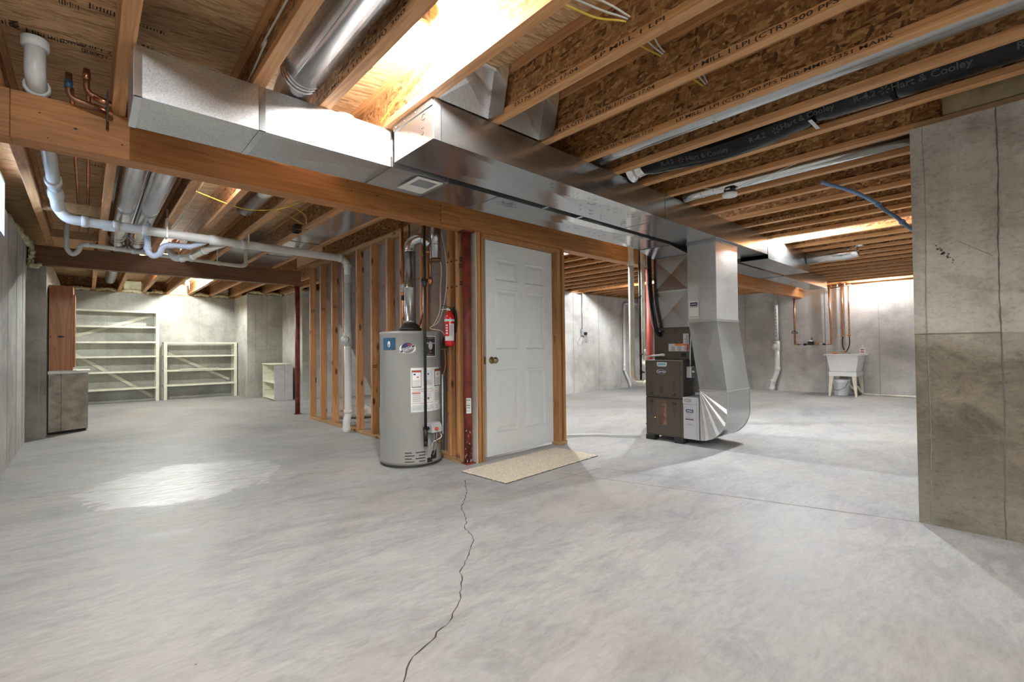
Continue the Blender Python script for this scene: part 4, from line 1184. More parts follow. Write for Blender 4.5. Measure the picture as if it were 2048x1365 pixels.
def flower(y):
    best = min(P, key=lambda p: abs(p.y - y)); m = MB()
    for k in range(6):
        t = k * pi / 3
        pts = []
        for rr_, tt in ((.004, t), (.018, t - .25), (.026, t), (.018, t + .25)):
            a = R(-42) + rr_ * sin(tt) / .0985; pts.append((best.x - cos(a) * .0992, y - rr_ * cos(tt), best.z + sin(a) * .0992))
        m.add(pts, [(0, 1, 2, 3)])
    o = m.build('print', 'ink_film', fd, fix=False)
for y in (1.60, .99, .465): flower(y)
r3 = thing('round_duct', 'slim bright duct running behind the white smoke alarm', 'duct', (4.0, 1.5, 2.42))
MB().tube([(3.965, .26, 2.38), (3.965, 1.95, 2.38), (3.965, 2.03, 2.375)], .046, 24).build('duct_pipe', 'galvanized_bright', r3)
MB().lathe([(.047, -.01), (.051, 0), (.047, .01)], (3.965, 1.86, 2.38), (0, 1, 0), 24, False).build('ring_bead', 'galvanized_bright', r3)
MB().lathe([(.047, -.01), (.051, 0), (.047, .01)], (3.965, 1.75, 2.38), (0, 1, 0), 24, False).build('ring_bead', 'galvanized_bright', r3)
r4 = thing('round_duct', 'short pale round duct leaving the far end of the outer trunk', 'duct', (7.45, 1.7, 2.3))
MB().tube([(7.48, 2.03, 2.255), (7.48, 1.55, 2.255), (7.48, 1.45, 2.27)], .078, 24).build('duct_pipe', 'galvanized_bright', r4)
MB().lathe([(.079, -.01), (.084, 0), (.079, .01)], (7.48, 1.60, 2.255), (0, 1, 0), 24, False).build('ring_bead', 'galvanized_bright', r4)
MB().box(7.38, 7.60, 1.54, 1.56, 2.333, 2.3365).build('hanger_strap', 'galvanized_bright', r4)
MB().box(7.4, 7.56, 1.40, 1.46, 2.34, 2.40).build('damper_cap', 'galvanized_bright', r4)

# ducts in the left room ceiling
for x, lbl in ((.262, 'round galvanised duct nearest the copper pipes in the left room ceiling'), (.445, 'round galvanised duct beside its twin, right of the two')):
    t = thing('round_duct', lbl, 'duct', (x, 6, 2.43), 'twin ducts over the left room')
    MB().tube([(x, 3.5, 2.44), (x, 7.2, 2.435), (x + .01, 7.42, 2.42), (x + .012, 7.6, 2.36)], .083, 28).build('duct_pipe', 'galvanized_bright', t)
    for y in (7.05, 7.20): MB().lathe([(.083, -.008), (.089, 0), (.083, .008)], (x, y, 2.435), (0, 1, 0), 28, False).build('ring_bead', 'galvanized_bright', t)
    MB().lathe([(.088, -.05), (.088, .05)], (x + .012, 7.55, 2.375), (.0, .8, -.3), 28).build('end_collar', 'galvanized_bright', t)
t = thing('round_duct', 'short galvanised stub duct crossed by yellow cables over the left room', 'duct', (1.14, 4.3, 2.43))
MB().tube([(1.14, 3.5, 2.44), (1.14, 5.1, 2.44)], .085, 28).build('duct_pipe', 'galvanized_bright', t)
t = thing('round_duct', 'grey round duct in the far ceiling beyond the dark beam', 'duct', (.30, 9, 2.4))
MB().tube([(.31, 8.3, 2.42), (.31, 11.6, 2.42)], .08, 24).build('duct_pipe', 'galvanized', t)
t = thing('bay_panning', 'shiny flat sheet metal closing a joist bay above the white drain pipe', 'duct', (1.93, 5, 2.345))
m = MB(); braced(m, [(1.778, 3.47, 2.345), (2.122, 3.47, 2.345), (2.122, 7.9, 2.345), (1.778, 7.9, 2.345)], (0, 0, -1), .004)
m.build('sheet', 'galvanized_bright', t)
for y in (5.85, 6.9): MB().box(1.778, 2.122, y, y + .02, 2.338, 2.344).build('drive_cleat', 'galvanized', t)
t = thing('bay_panning', 'dull sheet metal closing the bay beside the yellow cables near the dark beam', 'duct', (1.53, 7, 2.345))
m = MB(); braced(m, [(1.348, 6.6, 2.345), (1.712, 6.6, 2.345), (1.712, 7.9, 2.345), (1.348, 7.9, 2.345)], (0, 0, -1), .003); m.build('sheet', 'galvanized', t)

# ================================================================== FURNACE AND ITS DUCTWORK
fu = thing('furnace', 'brown steel gas furnace standing on black feet in the open room', 'furnace', (5.06, 2.68, 0))
FX, FY0, FY1, FZ0, FZ1 = 4.69, 2.455, 2.905, .055, .89
MB().box(FX + .012, FX + .74, FY0, FY1, FZ0, FZ1).build('cabinet', 'furnace_dark', fu, bev=.004)
fm = FZ0 + (FZ1 - FZ0) * .505
def fp(u, v): return (FY1 - (FY1 - FY0) * u, FZ0 + (FZ1 - FZ0) * v)
MB().box(FX - .004, FX + .012, FY0 + .002, FY1 - .002, fm + .004, FZ1 - .004).build('upper_door', 'furnace_brown', fu, bev=.005)
MB().box(FX - .004, FX + .012, FY0 + .002, FY1 - .002, FZ0 + .002, fm - .004).build('lower_door', 'furnace_brown', fu, bev=.005)
m = MB()
for v0, v1 in ((.525, .975), (.015, .485)):
    y1, z0 = fp(.03, v0); y0, z1 = fp(.93, v1)
    for b in ((y0, y1, z0, z0 + .003), (y0, y1, z1, z1 + .003), (y0, y0 + .003, z0, z1), (y1 - .003, y1, z0, z1)): m.box(FX - .0055, FX - .0035, *b)
o = m.build('door_crease', 'furnace_dark', fu); o['kind'] = 'stuff'
for u, v, dr in ((.16, .558, 1), (.77, .553, 1), (.16, .452, -1), (.77, .44, -1)):
    y, z = fp(u, v)
    MB().lathe([(.018, 0), (.018, .006), (.012, .009)], (FX - .004, y, z), (-1, 0, 0), 18).build('door_latch', 'furnace_dark', fu)
    m = MB()
    for s in (-1, 1): m.bar((FX - .0048, y + s * .026, z - .02 * dr), (FX - .0048, y, z + .155 * dr), .002, .002, (1, 0, 0))
    o = m.build('pressed_groove', 'furnace_dark', fu); o['kind'] = 'stuff'
def ftext(s, size, u, v, mat, bold=0, squash=1.0, lift=.0075, par=None, ital=0):
    y, z = fp(u, v)
    t = text(s, size, (FX - lift, y, z), (0, -1, 0), (0, 0, 1), mat, par or fu, 'printed_text', bold, 'CENTER', squash); return t
def foval(u, v, ry, rz, mat, lift, name, par=None):
    y, z = fp(u, v); m = MB()
    m.add([(FX - lift, y + ry * cos(k * pi / 16), z + rz * sin(k * pi / 16)) for k in range(32)], [tuple(range(32))]); return m.build(name, mat, par or fu)
lg = foval(.44, .845, .058, .024, 'label_silver', .0052, 'emblem'); foval(.44, .845, .054, .021, 'label_navy', .0058, 'emblem', lg); ftext('Carrier', .034, .44, .846, 'label_white', .0006, 1, .0064, lg)
y, z = fp(.46, .943); stk = MB().prism([(y - .060, z + .022), (y + .060, z + .022), (y + .060, z - .008), (y + .046, z - .024), (y - .046, z - .024), (y - .060, z - .008)], FX - .0055, FX - .0045, 0).build('sticker', 'label_white', fu)
MB().prism([(y - .052, z + .015), (y + .052, z + .015), (y + .052, z - .006), (y + .042, z - .014), (y - .042, z - .014), (y - .052, z - .006)], FX - .0062, FX - .0056, 0).build('print', 'label_sky', stk)
def text_block(u, v, w_, h, mat, n, seed, par=None, cols=1, lift=.0052, base=None):
    rr = random.Random(seed); y, z = fp(u, v); m = MB()
    if base: 
        q = MB().box(FX - lift, FX - lift + .001, y - w_ / 2 - .004, y + w_ / 2 + .004, z - h / 2 - .004, z + h / 2 + .004).build('rating_label', base, fu); par = q
    for k in range(n):
        zz = z + h / 2 - h * (k + .5) / n; e = w_ * rr.uniform(.6, 1)
        m.box(FX - lift - .0008, FX - lift, y + w_ / 2 - e, y + w_ / 2, zz - h / n * .28, zz + h / n * .28)
    m.build('print', mat, par or fu)
text_block(.457, .607, .060, .085, 'furnace_dark', 9, 1)
text_block(.44, .305, .10, .255, 'furnace_dark', 22, 2, base='label_tan')
y, z = fp(.257, .235); MB().box(FX - .0055, FX - .004, y - .003, y + .003, z - .003, z + .003).build('status_light', 'led_yellow', fu)
for x, y in ((FX + .02, FY1 - .06), (FX + .02, FY0 + .05), (FX + .62, FY1 - .06), (FX + .62, FY0 + .05)):
    MB().box(x - .04, x + .07, y - .05, y + .055, 0, FZ0 - .001).build('foot', 'rubber', fu, bev=.004)
sw = thing('switch_box', 'grey electrical switch box on the furnace side below the metal conduit', 'switch', (4.80, 2.44, .78))
MB().box(4.76, 4.85, 2.405, 2.452, .70, .82).build('box', 'label_silver', sw, bev=.004)
MB().box(4.765, 4.845, 2.398, 2.4045, .705, .815).build('cover_plate', 'galvanized_bright', sw)
MB().box(4.80, 4.815, 2.385, 2.398, .755, .775).build('toggle', 'label_white', sw)
MB().tube(rope([(4.80, 2.41, 2.10), (4.80, 2.41, 1.5), (4.80, 2.415, 1.33), (4.80, 2.41, 1.22), (4.805, 2.425, 1.0), (4.805, 2.43, .82)]), .009, 12).build('conduit', 'galvanized_bright', sw)
# evaporator coil case
cc = thing('coil_case', 'brown metal coil cabinet sitting on top of the furnace', 'coil cabinet', (5.1, 2.64, .89))
MB().box(4.80, 5.38, 2.432, 2.853, .892, 1.247).build('case', 'furnace_brown', cc, bev=.003)
MB().box(4.795, 4.80, 2.60, 2.848, 1.10, 1.243).build('access_panel', 'furnace_brown', cc, bev=.002)
MB().box(4.796, 4.80, 2.440, 2.675, .985, 1.068).build('data_label', 'label_pale', cc)
MB().box(4.794, 4.796, 2.46, 2.60, 1.045, 1.066).build('print', 'orange', cc)
MB().box(4.796, 4.80, 2.440, 2.502, 1.065, 1.175).build('data_label', 'label_pale', cc)
m = MB(); rr = random.Random(12)
for k in range(8):
    for c in range(3): m.box(4.7945, 4.796, 2.45 + c * .075, 2.45 + c * .075 + rr.uniform(.03, .06), .99 + k * .0065, .993 + k * .0065)
for k in range(10): m.box(4.7945, 4.796, 2.445, 2.445 + rr.uniform(.02, .045), 1.07 + k * .0095, 1.075 + k * .0095)
m.build('print', 'ink_grey', cc); MB().box(4.794, 4.796, 2.4405, 2.462, .990, 1.06).build('print', 'ink_red', cc)
MB().box(4.797, 4.801, 2.47, 2.53, .925, .965).build('port_plug', 'black', cc)
dr = thing('condensate_drain', 'short white plastic drain elbow on the furnace top beside the coil cabinet', 'pipe', (4.78, 2.86, .92))
MB().tube(fillet([(4.795, 2.72, .945), (4.76, 2.74, .945), (4.74, 2.89, .93), (4.74, 2.93, .93), (4.74, 2.93, .60)], .02), .011, 12).build('drain_tube', 'pvc', dr)
MB().lathe([(.016, -.02), (.016, .02)], (4.77, 2.735, .945), (.2, -.9, 0), 12).build('coupling', 'pvc', dr)
MB().lathe([(.015, 0), (.015, .06)], (4.74, 2.93, .95), seg=12).build('vent_tee', 'pvc', dr)
# plenum above the coil
pl_ = thing('plenum', 'creased galvanised plenum rising from the coil cabinet to the trunk', 'duct', (5.1, 2.64, 1.248))
def box_braced(parent, x0, x1, y0, y1, z0, z1, d=.006, mat='galvanized', name='duct_section', top=None, bot=None):
    """vertical duct; top=(x0,x1,y0,y1) at z1"""
    X0, X1, Y0, Y1 = top or (x0, x1, y0, y1)
    m = MB()
    braced(m, [(x0, y1, z0), (x0, y0, z0), (X0, Y0, z1), (X0, Y1, z1)], (-1, 0, 0), d)
    braced(m, [(x0, y0, z0), (x1, y0, z0), (X1, Y0, z1), (X0, Y0, z1)], (0, -1, 0), d)
    braced(m, [(x1, y0, z0), (x1, y1, z0), (X1, Y1, z1), (X1, Y0, z1)], (1, 0, 0), d)
    braced(m, [(x1, y1, z0), (x0, y1, z0), (X0, Y1, z1), (X1, Y1, z1)], (0, 1, 0), d)
    return m.build(name, mat, parent)
box_braced(pl_, 4.80, 5.38, 2.436, 2.848, 1.25, 1.655, -.016)
box_braced(pl_, 4.80, 5.38, 2.436, 2.848, 1.658, 2.035, -.014)
box_braced(pl_, 4.80, 5.38, 2.436, 2.848, 2.038, 2.112, 0, top=(4.56, 5.6, 2.50, 2.878))
MB().box(4.796, 5.384, 2.432, 2.852, 1.645, 1.662).build('drive_cleat', 'galvanized_bright', pl_)
MB().box(4.790, 4.80, 2.428, 2.438, 1.25, 2.03).build('corner_seam', 'galvanized_bright', pl_)
# return drop on the right of the furnace
rdp = thing('return_drop', 'tall galvanised return duct flaring down to a curved boot beside the furnace', 'duct', (4.95, 2.2, .05))
box_braced(rdp, 4.69, 5.215, 2.084, 2.385, 1.30, 2.098, .005, 'galvanized_spangled')
box_braced(rdp, 4.69, 5.25, 1.995, 2.275, .585, 1.296, .006, 'galvanized', top=(4.69, 5.215, 2.084, 2.385))
MB().box(4.684, 5.221, 2.078, 2.391, 1.288, 1.312).build('drive_cleat', 'galvanized_bright', rdp)
MB().box(4.684, 5.221, 2.078, 2.391, 2.099, 2.1225).build('top_collar', 'galvanized', rdp)
MB().box(4.685, 5.255, 1.990, 2.28, .578, .592).build('drive_cleat', 'galvanized_bright', rdp)
# boot: quarter-round elbow in the YZ plane with fan creases on its side
ctr = (2.275, .578); n = 14; prof = [(1.995, .575), (1.995, .40)]
for k in range(n + 1):
    a = pi + (pi / 2) * k / n
    prof.append((2.275 + .28 * cos(a), .36 + .295 * sin(a)))
m = MB()
vs = [(4.69, *p) for p in prof] + [(5.25, *p) for p in prof]; L_ = len(prof)
m.add(vs, [(i, i + 1, L_ + i + 1, L_ + i) for i in range(L_ - 1)], True)
m.build('boot_heel', 'galvanized', rdp)
for X_, sgn in ((4.69, -1), (5.25, 1)):
    m = MB(); vs = [(X_, 2.275, .575)]; fs = []
    for i, p in enumerate(prof): vs.append((X_ + sgn * (.012 if i % 4 == 2 else 0), *p))
    m.add(vs, [(0, i, i + 1) for i in range(1, L_)]); m.build('boot_cheek', 'galvanized_spangled', rdp)
m = MB()
for i in range(L_ - 1): m.bar((4.688, *prof[i]), (4.688, *prof[i + 1]), .008, .008, (1, 0, 0)); m.bar((5.252, *prof[i]), (5.252, *prof[i + 1]), .008, .008, (1, 0, 0))
o = m.build('boot_seam', 'galvanized_bright', rdp); o['kind'] = 'stuff'
for z0, z1, s in ((1.33, 1.512, 0),):
    nt = MB().box(4.678, 4.682, 2.265, 2.368, z0, z1).build('paper_note', 'label_white', rdp)
    MB().box(4.6765, 4.678, 2.278, 2.356, z1 - .055, z1 - .018).build('print', 'label_navy', nt)
    MB().box(4.6758, 4.6765, 2.288, 2.346, z1 - .040, z1 - .033).build('print', 'label_white', nt)
    MB().box(4.6765, 4.678, 2.275, 2.358, z1 - .066, z1 - .061).build('print', 'ink_grey', nt); MB().box(4.6765, 4.678, 2.27, 2.362, z0 + .012, z0 + .015).build('print', 'ink', nt)
# filter cabinet between furnace and boot
fc = thing('filter_cabinet', 'light grey air filter cabinet between the furnace and the curved boot', 'filter cabinet', (4.95, 2.365, .06))
MB().box(4.675, 5.28, 2.285, 2.45, .062, .50).build('housing', 'filter_grey', fc, bev=.003)
MB().box(4.662, 4.675, 2.30, 2.449, .43, .502).build('cap', 'filter_grey', fc, bev=.003)
MB().box(4.666, 4.675, 2.302, 2.446, .066, .428).build('door', 'filter_grey', fc, bev=.002)
def fcov(y, z, ry, rz, mat, lift):
    m = MB(); m.add([(4.662 - lift, y + ry * cos(k * pi / 14), z + rz * sin(k * pi / 14)) for k in range(28)], [tuple(range(28))]); return m.build('emblem', mat, fc)
fcov(2.392, .468, .040, .016, 'ink', .0006); fcov(2.392, .468, .035, .012, 'label_silver', .0012)
text('Carrier', .018, (4.6602, 2.392, .469), (0, -1, 0), (0, 0, 1), 'ink', fc, 'printed_text', 0, 'CENTER')
MB().box(4.6645, 4.666, 2.335, 2.415, .345, .375).build('print', 'label_navy', fc)
MB().box(4.6638, 4.6645, 2.345, 2.405, .356, .364).build('print', 'label_white', fc)
text('* * *', .026, (4.6650, 2.378, .298), (0, -1, 0), (0, 0, 1), 'ink', fc, 'printed_text', 0, 'CENTER')
MB().box(4.6650, 4.666, 2.333, 2.423, .266, .276).build('print', 'ink', fc)
m = MB()
for z, wd in ((.334, .07), (.322, .05), (.285, .09), (.225, .03), (.212, .07)): m.box(4.6652, 4.666, 2.378 - wd / 2, 2.378 + wd / 2, z, z + .004)
m.build('print', 'ink_grey', fc)
fl2 = MB().box(4.90, 5.2, 2.30, 2.43, .502, .512).build('folded_filter', 'label_pale', None, (5.05, 2.36, .502), bev=.003)
tag(fl2, 'pale blue-white folded paper lying on top of the filter cabinet', 'paper')
for v in fl2.data.vertices: v.co.z += .012 * (1 + sin(v.co.x * 30)) if v.co.z > .005 else 0
# pipes left of the furnace
pipe('pvc_pipe', 'white furnace vent pipe curving into the furnace side low down, leftmost of the pair', 'pipe', [(4.755, 3.12, 2.335), (4.755, 3.12, .62), (4.755, 2.908, .62)], .033, 'pvc_tan', .12, 'furnace vent pipes', 16, couplings=[((4.755, 3.12, 2.03), (0, 0, 1), .06), ((4.755, 2.93, .62), (0, 1, 0), .04)])
pipe('pvc_pipe', 'white furnace vent pipe entering the furnace higher up, beside the gas pipe', 'pipe', [(4.99, 3.12, 2.335), (4.99, 3.12, .82), (4.90, 2.908, .82)], .033, 'pvc_tan', .10, 'furnace vent pipes', 16, couplings=[((4.99, 3.12, 2.06), (0, 0, 1), .06), ((4.91, 2.93, .82), (.4, .9, 0), .04)])
t = pipe('gas_pipe', 'black iron gas pipe with cocks dropping beside the furnace', 'pipe', [(4.84, 3.06, 2.335), (4.84, 3.06, .58)], .013, 'black_iron', couplings=[((4.84, 3.06, 1.63), (0, 0, 1), .04), ((4.84, 3.06, .94), (0, 0, 1), .05), ((4.84, 3.06, .74), (0, 0, 1), .06), ((4.84, 3.06, .60), (0, 0, 1), .04)])
MB().tube([(4.84, 3.06, .74), (4.84, 2.908, .74)], .012, 10).build('gas_branch', 'black_iron', t)
MB().lathe([(.018, -.02), (.022, 0), (.018, .02)], (4.84, 2.96, .74), (0, 1, 0), 10).build('gas_union', 'black_iron', t)
MB().bar((4.82, 3.035, .95), (4.80, 3.015, .95), .02, .012).build('cock_handle', 'black_iron', t)
MB().bar((4.82, 3.04, 1.635), (4.795, 3.02, 1.635), .02, .012).build('cock_handle', 'black_iron', t)
t = thing('refrigerant_line', 'thick black insulated hose curving down to the coil cabinet', 'hose', (4.76, 2.80, 1.2))
MB().tube(rope([(4.745, 2.868, 2.11), (4.745, 2.868, 1.98), (4.74, 2.86, 1.75), (4.735, 2.835, 1.5), (4.735, 2.81, 1.36), (4.74, 2.79, 1.22), (4.76, 2.775, 1.175), (4.792, 2.765, 1.17)]), .0225, 16).build('insulation', 'black_film', t)
MB().tube([(4.792, 2.765, 1.17), (4.797, 2.762, 1.17)], .030, 14).build('grommet', 'rubber', t)
MB().tube(rope([(4.735, 2.895, 2.11), (4.73, 2.89, 1.8), (4.725, 2.86, 1.5), (4.72, 2.84, 1.34), (4.73, 2.80, 1.22), (4.77, 2.78, 1.215), (4.792, 2.77, 1.21)]), .006, 8).build('liquid_line', 'label_silver', t)
MB().lathe([(.016, 0), (.016, .02)], (4.80, 2.74, 1.205), (-1, 0, 0), 12).build('line_cap', 'black', t)
tag(MB().tube(rope([(4.83, 2.95, .62), (4.80, 2.94, .45), (4.76, 2.92, .32), (4.74, 2.915, .25)]), .003, 6).build('wire', 'copper_old', None, (4.8, 2.94, .25)), 'thin wire hanging down beside the furnace from the gas pipe', 'wire')
tag(MB().tube([(3.7, 3.9, .02), (4.4, 3.4, .018), (4.66, 2.96, .02)], .012, 10).build('drain_hose', 'pvc', None, (4.2, 3.5, 0)), 'white drain tube lying on the floor behind the door towards the furnace', 'pipe')

# ================================================================== LAMPS
def lamp(x, y, zb, bulb, label, chain=0):
    """bare bulb in a porcelain holder on an octagonal box under the deck"""
    t = thing('bare_bulb_lamp', label, 'lamp', (x, y, zb))
    MB().lathe([(.055, zb + .10), (.055, 2.596)], (x, y, 0), seg=8).build('junction_box', 'furnace_dark', t)
    MB().lathe([(.060, zb + .10), (.062, zb + .095), (.060, zb + .08), (.045, zb + .065), (.030, zb + .045), (.022, zb + .042)], (x, y, 0), seg=28).build('lamp_holder', 'porcelain', t)
    MB().lathe([(.013, zb + .045), (.016, zb + .03), (.028, zb + .005), (.031, zb - .012), (.028, zb - .028), (.017, zb - .040), (.001, zb - .044)], (x, y, 0), seg=20).build('light_bulb', bulb, t)
    if chain:
        MB().tube([(x + .035, y, zb + .06), (x + .036, y, zb - chain)], .0014, 5).build('pull_chain', 'chrome', t)
        MB().sphere((x + .036, y, zb - chain - .008), .009, 10, 6).build('chain_bell', 'label_white', t)
    return t
lamp(1.12, 1.85, 2.42, 'bulb_near', 'bare bulb in a porcelain holder above the near duct trunk end')
lamp(6.37, 1.90, 2.42, 'bulb_right', 'glowing bare bulb beside the far part of the outer duct trunk')
lamp(11.64, 1.95, 2.44, 'bulb_sink', 'bare bulb with pull chain close to the laundry sink wall', .42)
lamp(1.50, 11.44, 2.44, 'bulb_far_left', 'bare bulb with long pull chain over the cream shelving', .62)
lamp(4.63, 4.33, 2.44, 'bulb_door', 'bare bulb hidden behind the white door')
lamp(8.43, 4.75, 2.44, 'fill_back', 'unseen fill bulb added behind the tall plenum of the furnace')  # added out of view to brighten the right room's back wall
lamp(.71, 9.25, 2.44, 'fill_left', 'unseen fill bulb added behind the dark rear beam')  # added fill for the left room, kept out of view by the beam
lamp(.78, 4.0, 2.44, 'fill_mid', 'unseen fill bulb added between the joists just behind the orange beam')  # extra unseen light for the left wall and studs
lamp(-.11, -1.0, 2.44, 'fill_rear', 'unseen fill bulb added behind the camera beside the left wall')  # added behind the view to lift the left wall and near floor
lamp(1.53, -2.2, 2.44, 'fill_rear', 'unseen fill bulb added behind the camera position')  # general fill added behind the view

# ================================================================== PLUMBING IN THE LEFT ROOM CEILING
t = thing('drain_pipe', 'thick pale drain pipe crossing the left room ceiling and dropping beside the studs', 'pipe', (2.47, 5.86, 0))
r = .045
main = [(-.21, 5.81, 2.33), (-.19, 5.83, 2.255), (.05, 5.83, 2.245), (2.46, 5.84, 2.20)]
MB().tube(fillet([(-.195, 3.25, 2.54), (-.195, 3.25, 2.40), (-.19, 3.45, 2.385), (-.20, 5.3, 2.37)], .05), .040, 18).build('pipe_run', 'pvc', t)
MB().tube(fillet([(-.20, 5.25, 2.37), (-.20, 5.83, 2.34), (-.14, 5.83, 2.25), (.0, 5.83, 2.246), (2.47, 5.84, 2.205), (2.47, 5.84, 1.9)], .12, 7), r, 22).build('pipe_run', 'pvc', t)
MB().tube(fillet([(2.47, 5.84, 2.0), (2.47, 5.84, .20), (2.43, 5.80, .12), (2.43, 5.80, .012)], .07), r, 22).build('pipe_run', 'pvc', t)
for c, ax, L in (((-.195, 3.25, 2.555), (0, 0, 1), .05), ((-.195, 3.38, 2.39), (0, 1, -.1), .05), ((-.20, 5.05, 2.372), (0, 1, 0), .10), ((-.20, 5.45, 2.368), (0, 1, 0), .16), ((-.02, 5.83, 2.247), (1, 0, 0), .05), ((.20, 5.83, 2.243), (1, 0, 0), .05), ((.42, 5.83, 2.239), (1, 0, 0), .05), ((1.02, 5.832, 2.229), (1, 0, 0), .12), ((1.28, 5.834, 2.225), (1, 0, 0), .05), ((2.38, 5.84, 2.207), (1, 0, 0), .05), ((2.47, 5.84, 2.12), (0, 0, 1), .05), ((2.47, 5.84, 1.17), (0, 0, 1), .17), ((2.47, 5.84, .25), (0, 0, 1), .05), ((2.43, 5.80, .03), (0, 0, 1), .06)):
    MB().lathe([(r * 1.02, -L / 2), (r * 1.16, -L / 2 + .003), (r * 1.16, L / 2 - .003), (r * 1.02, L / 2)], c, ax, 22).build('coupling', 'pvc', t)
MB().lathe([(.03, 0), (.043, .03), (.043, .06), (.05, .062), (.05, .075), (.02, .078), (.02, .09)], (2.45, 5.81, 1.17), (-.75, -.66, 0), 18).build('cleanout', 'pvc', t)
MB().box(.10, .19, 5.785, 5.80, 2.18, 2.24).build('pipe_label', 'pvc', t)
for x in (.59, 1.322):
    m = MB(); m.box(x - .008, x + .008, 5.78, 5.784, 2.19, 2.47); m.box(x - .008, x + .008, 5.88, 5.884, 2.19, 2.40); m.box(x - .008, x + .008, 5.78, 5.884, 2.186, 2.190)
    o = m.build('hanger', 'pvc_tan', t); o['kind'] = 'stuff'
m = MB()
for k in range(14): m.box(2.436 + .001 * (k % 2), 2.444, 5.797 - .001, 5.80, .35 + k * .12, .35 + k * .12 + .05)
t2 = thing('drain_trap', 'slim grey drain with a U trap hanging before the dark rear beam', 'pipe', (-.15, 6.7, 2.1))
MB().tube(fillet([(-.165, 6.7, 2.56), (-.165, 6.7, 2.12), (-.115, 6.7, 2.055), (-.065, 6.7, 2.12), (-.065, 6.7, 2.165), (-.02, 6.7, 2.185), (.66, 6.7, 2.150), (1.42, 6.7, 2.118), (1.50, 6.7, 2.13), (1.50, 6.72, 2.5)], .045, 7), .022, 16).build('pipe_run', 'pvc_tan', t2)
for x, z in ((-.01, 2.183), (.38, 2.163), (.92, 2.14), (1.2, 2.128)): MB().lathe([(.022, -.02), (.027, -.018), (.027, .018), (.022, .02)], (x, 6.7, z), (1, 0, -.04), 16).build('coupling', 'pvc', t2)
for x, z in ((.22, 2.17), (1.18, 2.13)):
    MB().box(x - .006, x + .006, 6.672, 6.676, z - .03, z + .22).build('hanger', 'pvc_tan', t2)
t3 = thing('drain_trap', 'white sink trap coloured with blue window light joining the thick drain pipe', 'pipe', (.5, 6.0, 2.1))
MB().tube(fillet([(.455, 6.05, 2.5), (.455, 6.05, 2.07), (.50, 6.05, 2.02), (.56, 6.04, 2.06), (.575, 6.02, 2.14), (.66, 6.0, 2.155), (.82, 5.96, 2.155), (.93, 5.86, 2.21)], .05, 7), .028, 18).build('trap', 'pvc_daylit', t3)
for c, ax in (((.455, 6.05, 2.10), (0, 0, 1)), ((.64, 6.005, 2.153), (1, -.1, 0)), ((.80, 5.965, 2.155), (1, -.2, 0))): MB().lathe([(.028, -.02), (.034, -.018), (.034, .018), (.028, .02)], c, ax, 16).build('coupling', 'pvc_daylit', t3)
t4 = thing('drain_trap', 'cream ribbed wye fitting running back from the thick drain pipe', 'pipe', (.75, 6.15, 2.08))
MB().tube(fillet([(1.12, 5.85, 2.22), (.98, 6.0, 2.16), (.86, 6.22, 2.09), (.72, 6.40, 2.08), (.70, 6.6, 2.2)], .06, 6), .036, 18).build('wye', 'pvc_tan', t4)
for c, ax in (((.95, 6.05, 2.145), (-.5, .85, -.3)), ((.86, 6.2, 2.095), (-.5, .85, -.2)), ((.78, 6.32, 2.08), (-.5, .85, 0))): MB().lathe([(.037, -.016), (.043, -.014), (.043, .014), (.037, .016)], c, ax, 18).build('coupling', 'pvc', t4)
# copper pipes running between the left joists
for x, lb in ((-.07, 'left one of two copper pipes between the joists by the window'), (.0, 'right one of two copper pipes between the joists by the window')):
    tc_ = thing('copper_pipe', lb, 'pipe', (x, 5.5, 2.5), 'copper pipes in the left joist bay')
    MB().tube(fillet([(x, 3.2, 2.59), (x, 3.2, 2.42), (x, 3.22, 2.40)] if False else [(x, 3.5, 2.50), (x, 7.85, 2.50)], .02), .011, 12).build('pipe_run', 'copper', tc_)
for i, (x, y, z, lb) in enumerate(((-.075, 3.26, 2.375, 'copper pipe with a green tape band turning along the beam top, lower one'), (-.008, 3.24, 2.415, 'copper pipe turning along the beam top, upper one beside the joist'))):
    tc_ = thing('copper_pipe', lb, 'pipe', (x, y, z))
    MB().tube(fillet([(x, y, 2.595), (x, y, z), (x + .04 + .06 * i, y + .01, z - .02), (.60, y + .02, z - .028 - .01 * i)] if False else [(x, y, z + .085), (x, y, z - .035), (.09, y, z - .065 + .0 * i)], .03), .014, 14).build('pipe_run', 'copper_old', tc_)
    MB().tube([(.02, y, z - .052), (.30, y, 2.30 + .02 * i)] if False else [(.02, y, z - .050), (.096, y, z - .066)], .0145, 12).build('bright_run', 'copper', tc_)
    MB().lathe([(.0165, -.02), (.0165, .02)], (x, y, z + (.03 if i == 0 else .05)), seg=14).build('tape_band' if i == 0 else 'coupling', 'label_blue' if i == 0 else 'copper', tc_)
tag(MB().box(.070, .078, 3.20, 3.32, 2.24, 2.40).build('pipe_strap', 'black', None, (.074, 3.26, 2.24)), 'black strap holding the copper pipes beside the joist on the beam', 'strap')

